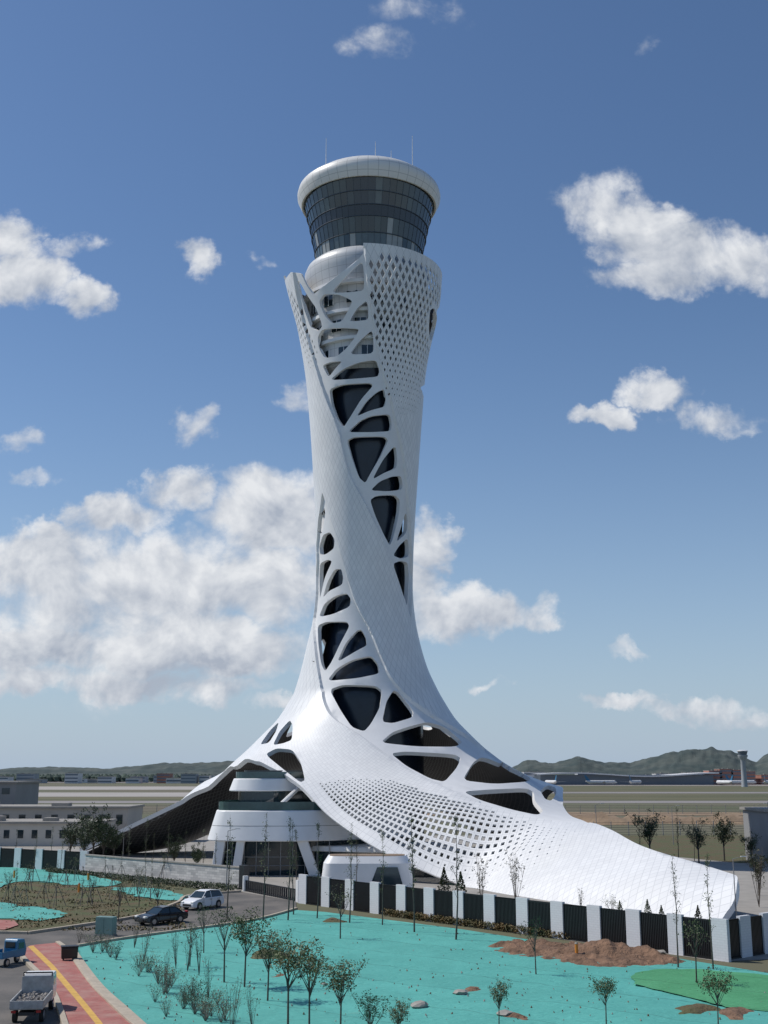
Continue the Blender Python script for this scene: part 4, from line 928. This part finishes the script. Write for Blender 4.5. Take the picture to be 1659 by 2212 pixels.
for s_ in (1,-1): b.box(-2.6,.85,s_*.85-.03,s_*.85+.03,.8,1.2)
b.box(-2.64,-2.58,-.85,.85,.8,1.2).box(.8,.86,-.85,.85,.8,1.9)
link('cargo_bed',b.mesh('bed',m_bed),tk,bevel=.01)
link('head_rack',MB().box(.84,.9,-.8,-.74,1.2,2.1).box(.84,.9,.74,.8,1.2,2.1).box(.84,.9,-.8,.8,2.05,2.12).box(.84,.9,-.8,.8,1.6,1.65).mesh('hr',m_dark),tk)
b=MB(); random.seed(4)
for i in range(120):
    x=random.uniform(-2.45,.7);y=random.uniform(-.75,.75);s_=random.uniform(.07,.17); z=.85+random.uniform(0,.2)*(1-abs(y))
    b.tube((x,y,z),(x+random.uniform(-s_,s_),y+random.uniform(-s_,s_),z+s_),s_,s_*.6,5)
o=link('rubble_load',b.mesh('rb',m_rock),tk); o['kind']='stuff'
for s_ in (1,-1): link('taillight',MB().box(-2.66,-2.6,s_*.65-.12,s_*.65+.12,.6,.72).mesh('tl',m_red),tk)
for x in (-1.7,1.6):
    for y in (-.7,.7): wheel(tk,x,y,.33)
p=G(16,2085); tr_=thing('cargo_tricycle','blue covered three-wheeled cargo vehicle on the street','tricycle',(p.x,p.y,.045),rad(70))
link('cab',MB().side([(.2,.45),(1.25,.45),(1.35,.9),(1.05,1.6),(.3,1.65),(.2,1.5)],.55).mesh('c',m_blue),tr_,bevel=.06)
link('rear_window',MB().box(.17,.205,-.4,.4,1.05,1.45).mesh('w',m_glass),tr_); link('side_window',MB().box(.4,1.0,-.56,.56,1.0,1.4).mesh('w',m_glass),tr_)
b=MB().box(-1.4,.15,-.6,.6,.55,.62)
for s_ in (1,-1): b.box(-1.4,.15,s_*.6-.02,s_*.6+.02,.62,1.0)
b.box(-1.42,-1.38,-.6,.6,.62,1.0); link('cargo_bed',b.mesh('b',m_blue),tr_)
wheel(tr_,1.0,0,.27,.12);wheel(tr_,-.9,-.6,.27,.14);wheel(tr_,-.9,.6,.27,.14)
p=G(149,2078); t=thing('litter_bin','black lidded bin standing on the pavement edge','bin',(p.x,p.y,.15),.3)
link('body',MB().box(-.55,.55,-.3,.3,.1,.85,ty=-.03,tx=-.03).mesh('b',m_black),t,bevel=.04); link('lid',MB().box(-.62,.62,-.38,.38,.87,.95).mesh('l',m_dark),t,bevel=.02)
for s_ in (-.4,.4): link('foot',MB().box(s_-.05,s_+.05,-.25,.25,0,.1).mesh('f',m_dark),t)
p=G(228,2022); t=thing('utility_cabinet','pale green utility cabinet beside the road kerb','utility box',(p.x,p.y,.03),-.3)
mg=mat('cabinet_green',(.16,.26,.24),.5); link('cabinet_body',MB().box(-.8,.8,-.35,.35,.12,1.5).mesh('b',mg),t,bevel=.03); link('plinth',MB().box(-.85,.85,-.4,.4,0,.12).mesh('p',m_conc),t)
for s_ in (-.4,.4): link('door',MB().box(s_-.37,s_+.37,-.37,-.352,.2,1.42).mesh('d',mg),t)
for u,v in ((1246,2072),(170,1930),(190,1905),(30,1900)):
    p=G(u,v); t=thing('marker_post','short orange marker post standing in the soil','post',(p.x,p.y,.1),group='orange marker posts'); link('post_body',MB().tube((0,0,0),(0,0,.95),.12,.12,10).mesh('p',m_orange),t); link('post_cap',MB().tube((0,0,.95),(0,0,1.05),.14,.08,10).mesh('c',m_conc),t)
random.seed(9)
for u,v,s_ in ((995,2150,.5),(905,2178,.6),(1425,2062,.5),(700,2130,.2),(1090,2196,.5)):
    p=G(u,v); bm=bmesh.new(); bmesh.ops.create_icosphere(bm,subdivisions=2,radius=s_)
    for vv in bm.verts: vv.co*=random.uniform(.75,1.15); vv.co.z*=.35
    me=bpy.data.meshes.new('stone'); bm.to_mesh(me); bm.free(); me.materials.append(m_conc); tag(link('stone',me,None,(p.x,p.y,.12+s_*.1)),'flat pale broken stone slab on teal netting','stone','stones on the netting')
lm=MB().tube((0,0,0),(0,0,8),.09,.05,8).tube((0,0,8),(1.3,0,8.3),.04,.03,6).mesh('lp',m_grey); lh=MB().box(1.0,1.7,-.12,.12,8.25,8.35).mesh('lh',m_farw)
for u,vb,vt in ((1592,2000,1850),(1290,1830,1735),(1455,1825,1740),(1645,1830,1735),(489,1925,1790),(265,1860,1795)):
    p=G(u,vb); h=P(u,vt,Y=p.y).z; t=thing('street_lamp','slender grey street lamp on the site','street lamp',(p.x,p.y,0),0,h/8.3,'street lamps on the site'); link('pole',lm,t); link('lamp_head',lh,t)
print('holes',len(holes),'tris',len(tr),'thin',len(thin),'horn',hn)
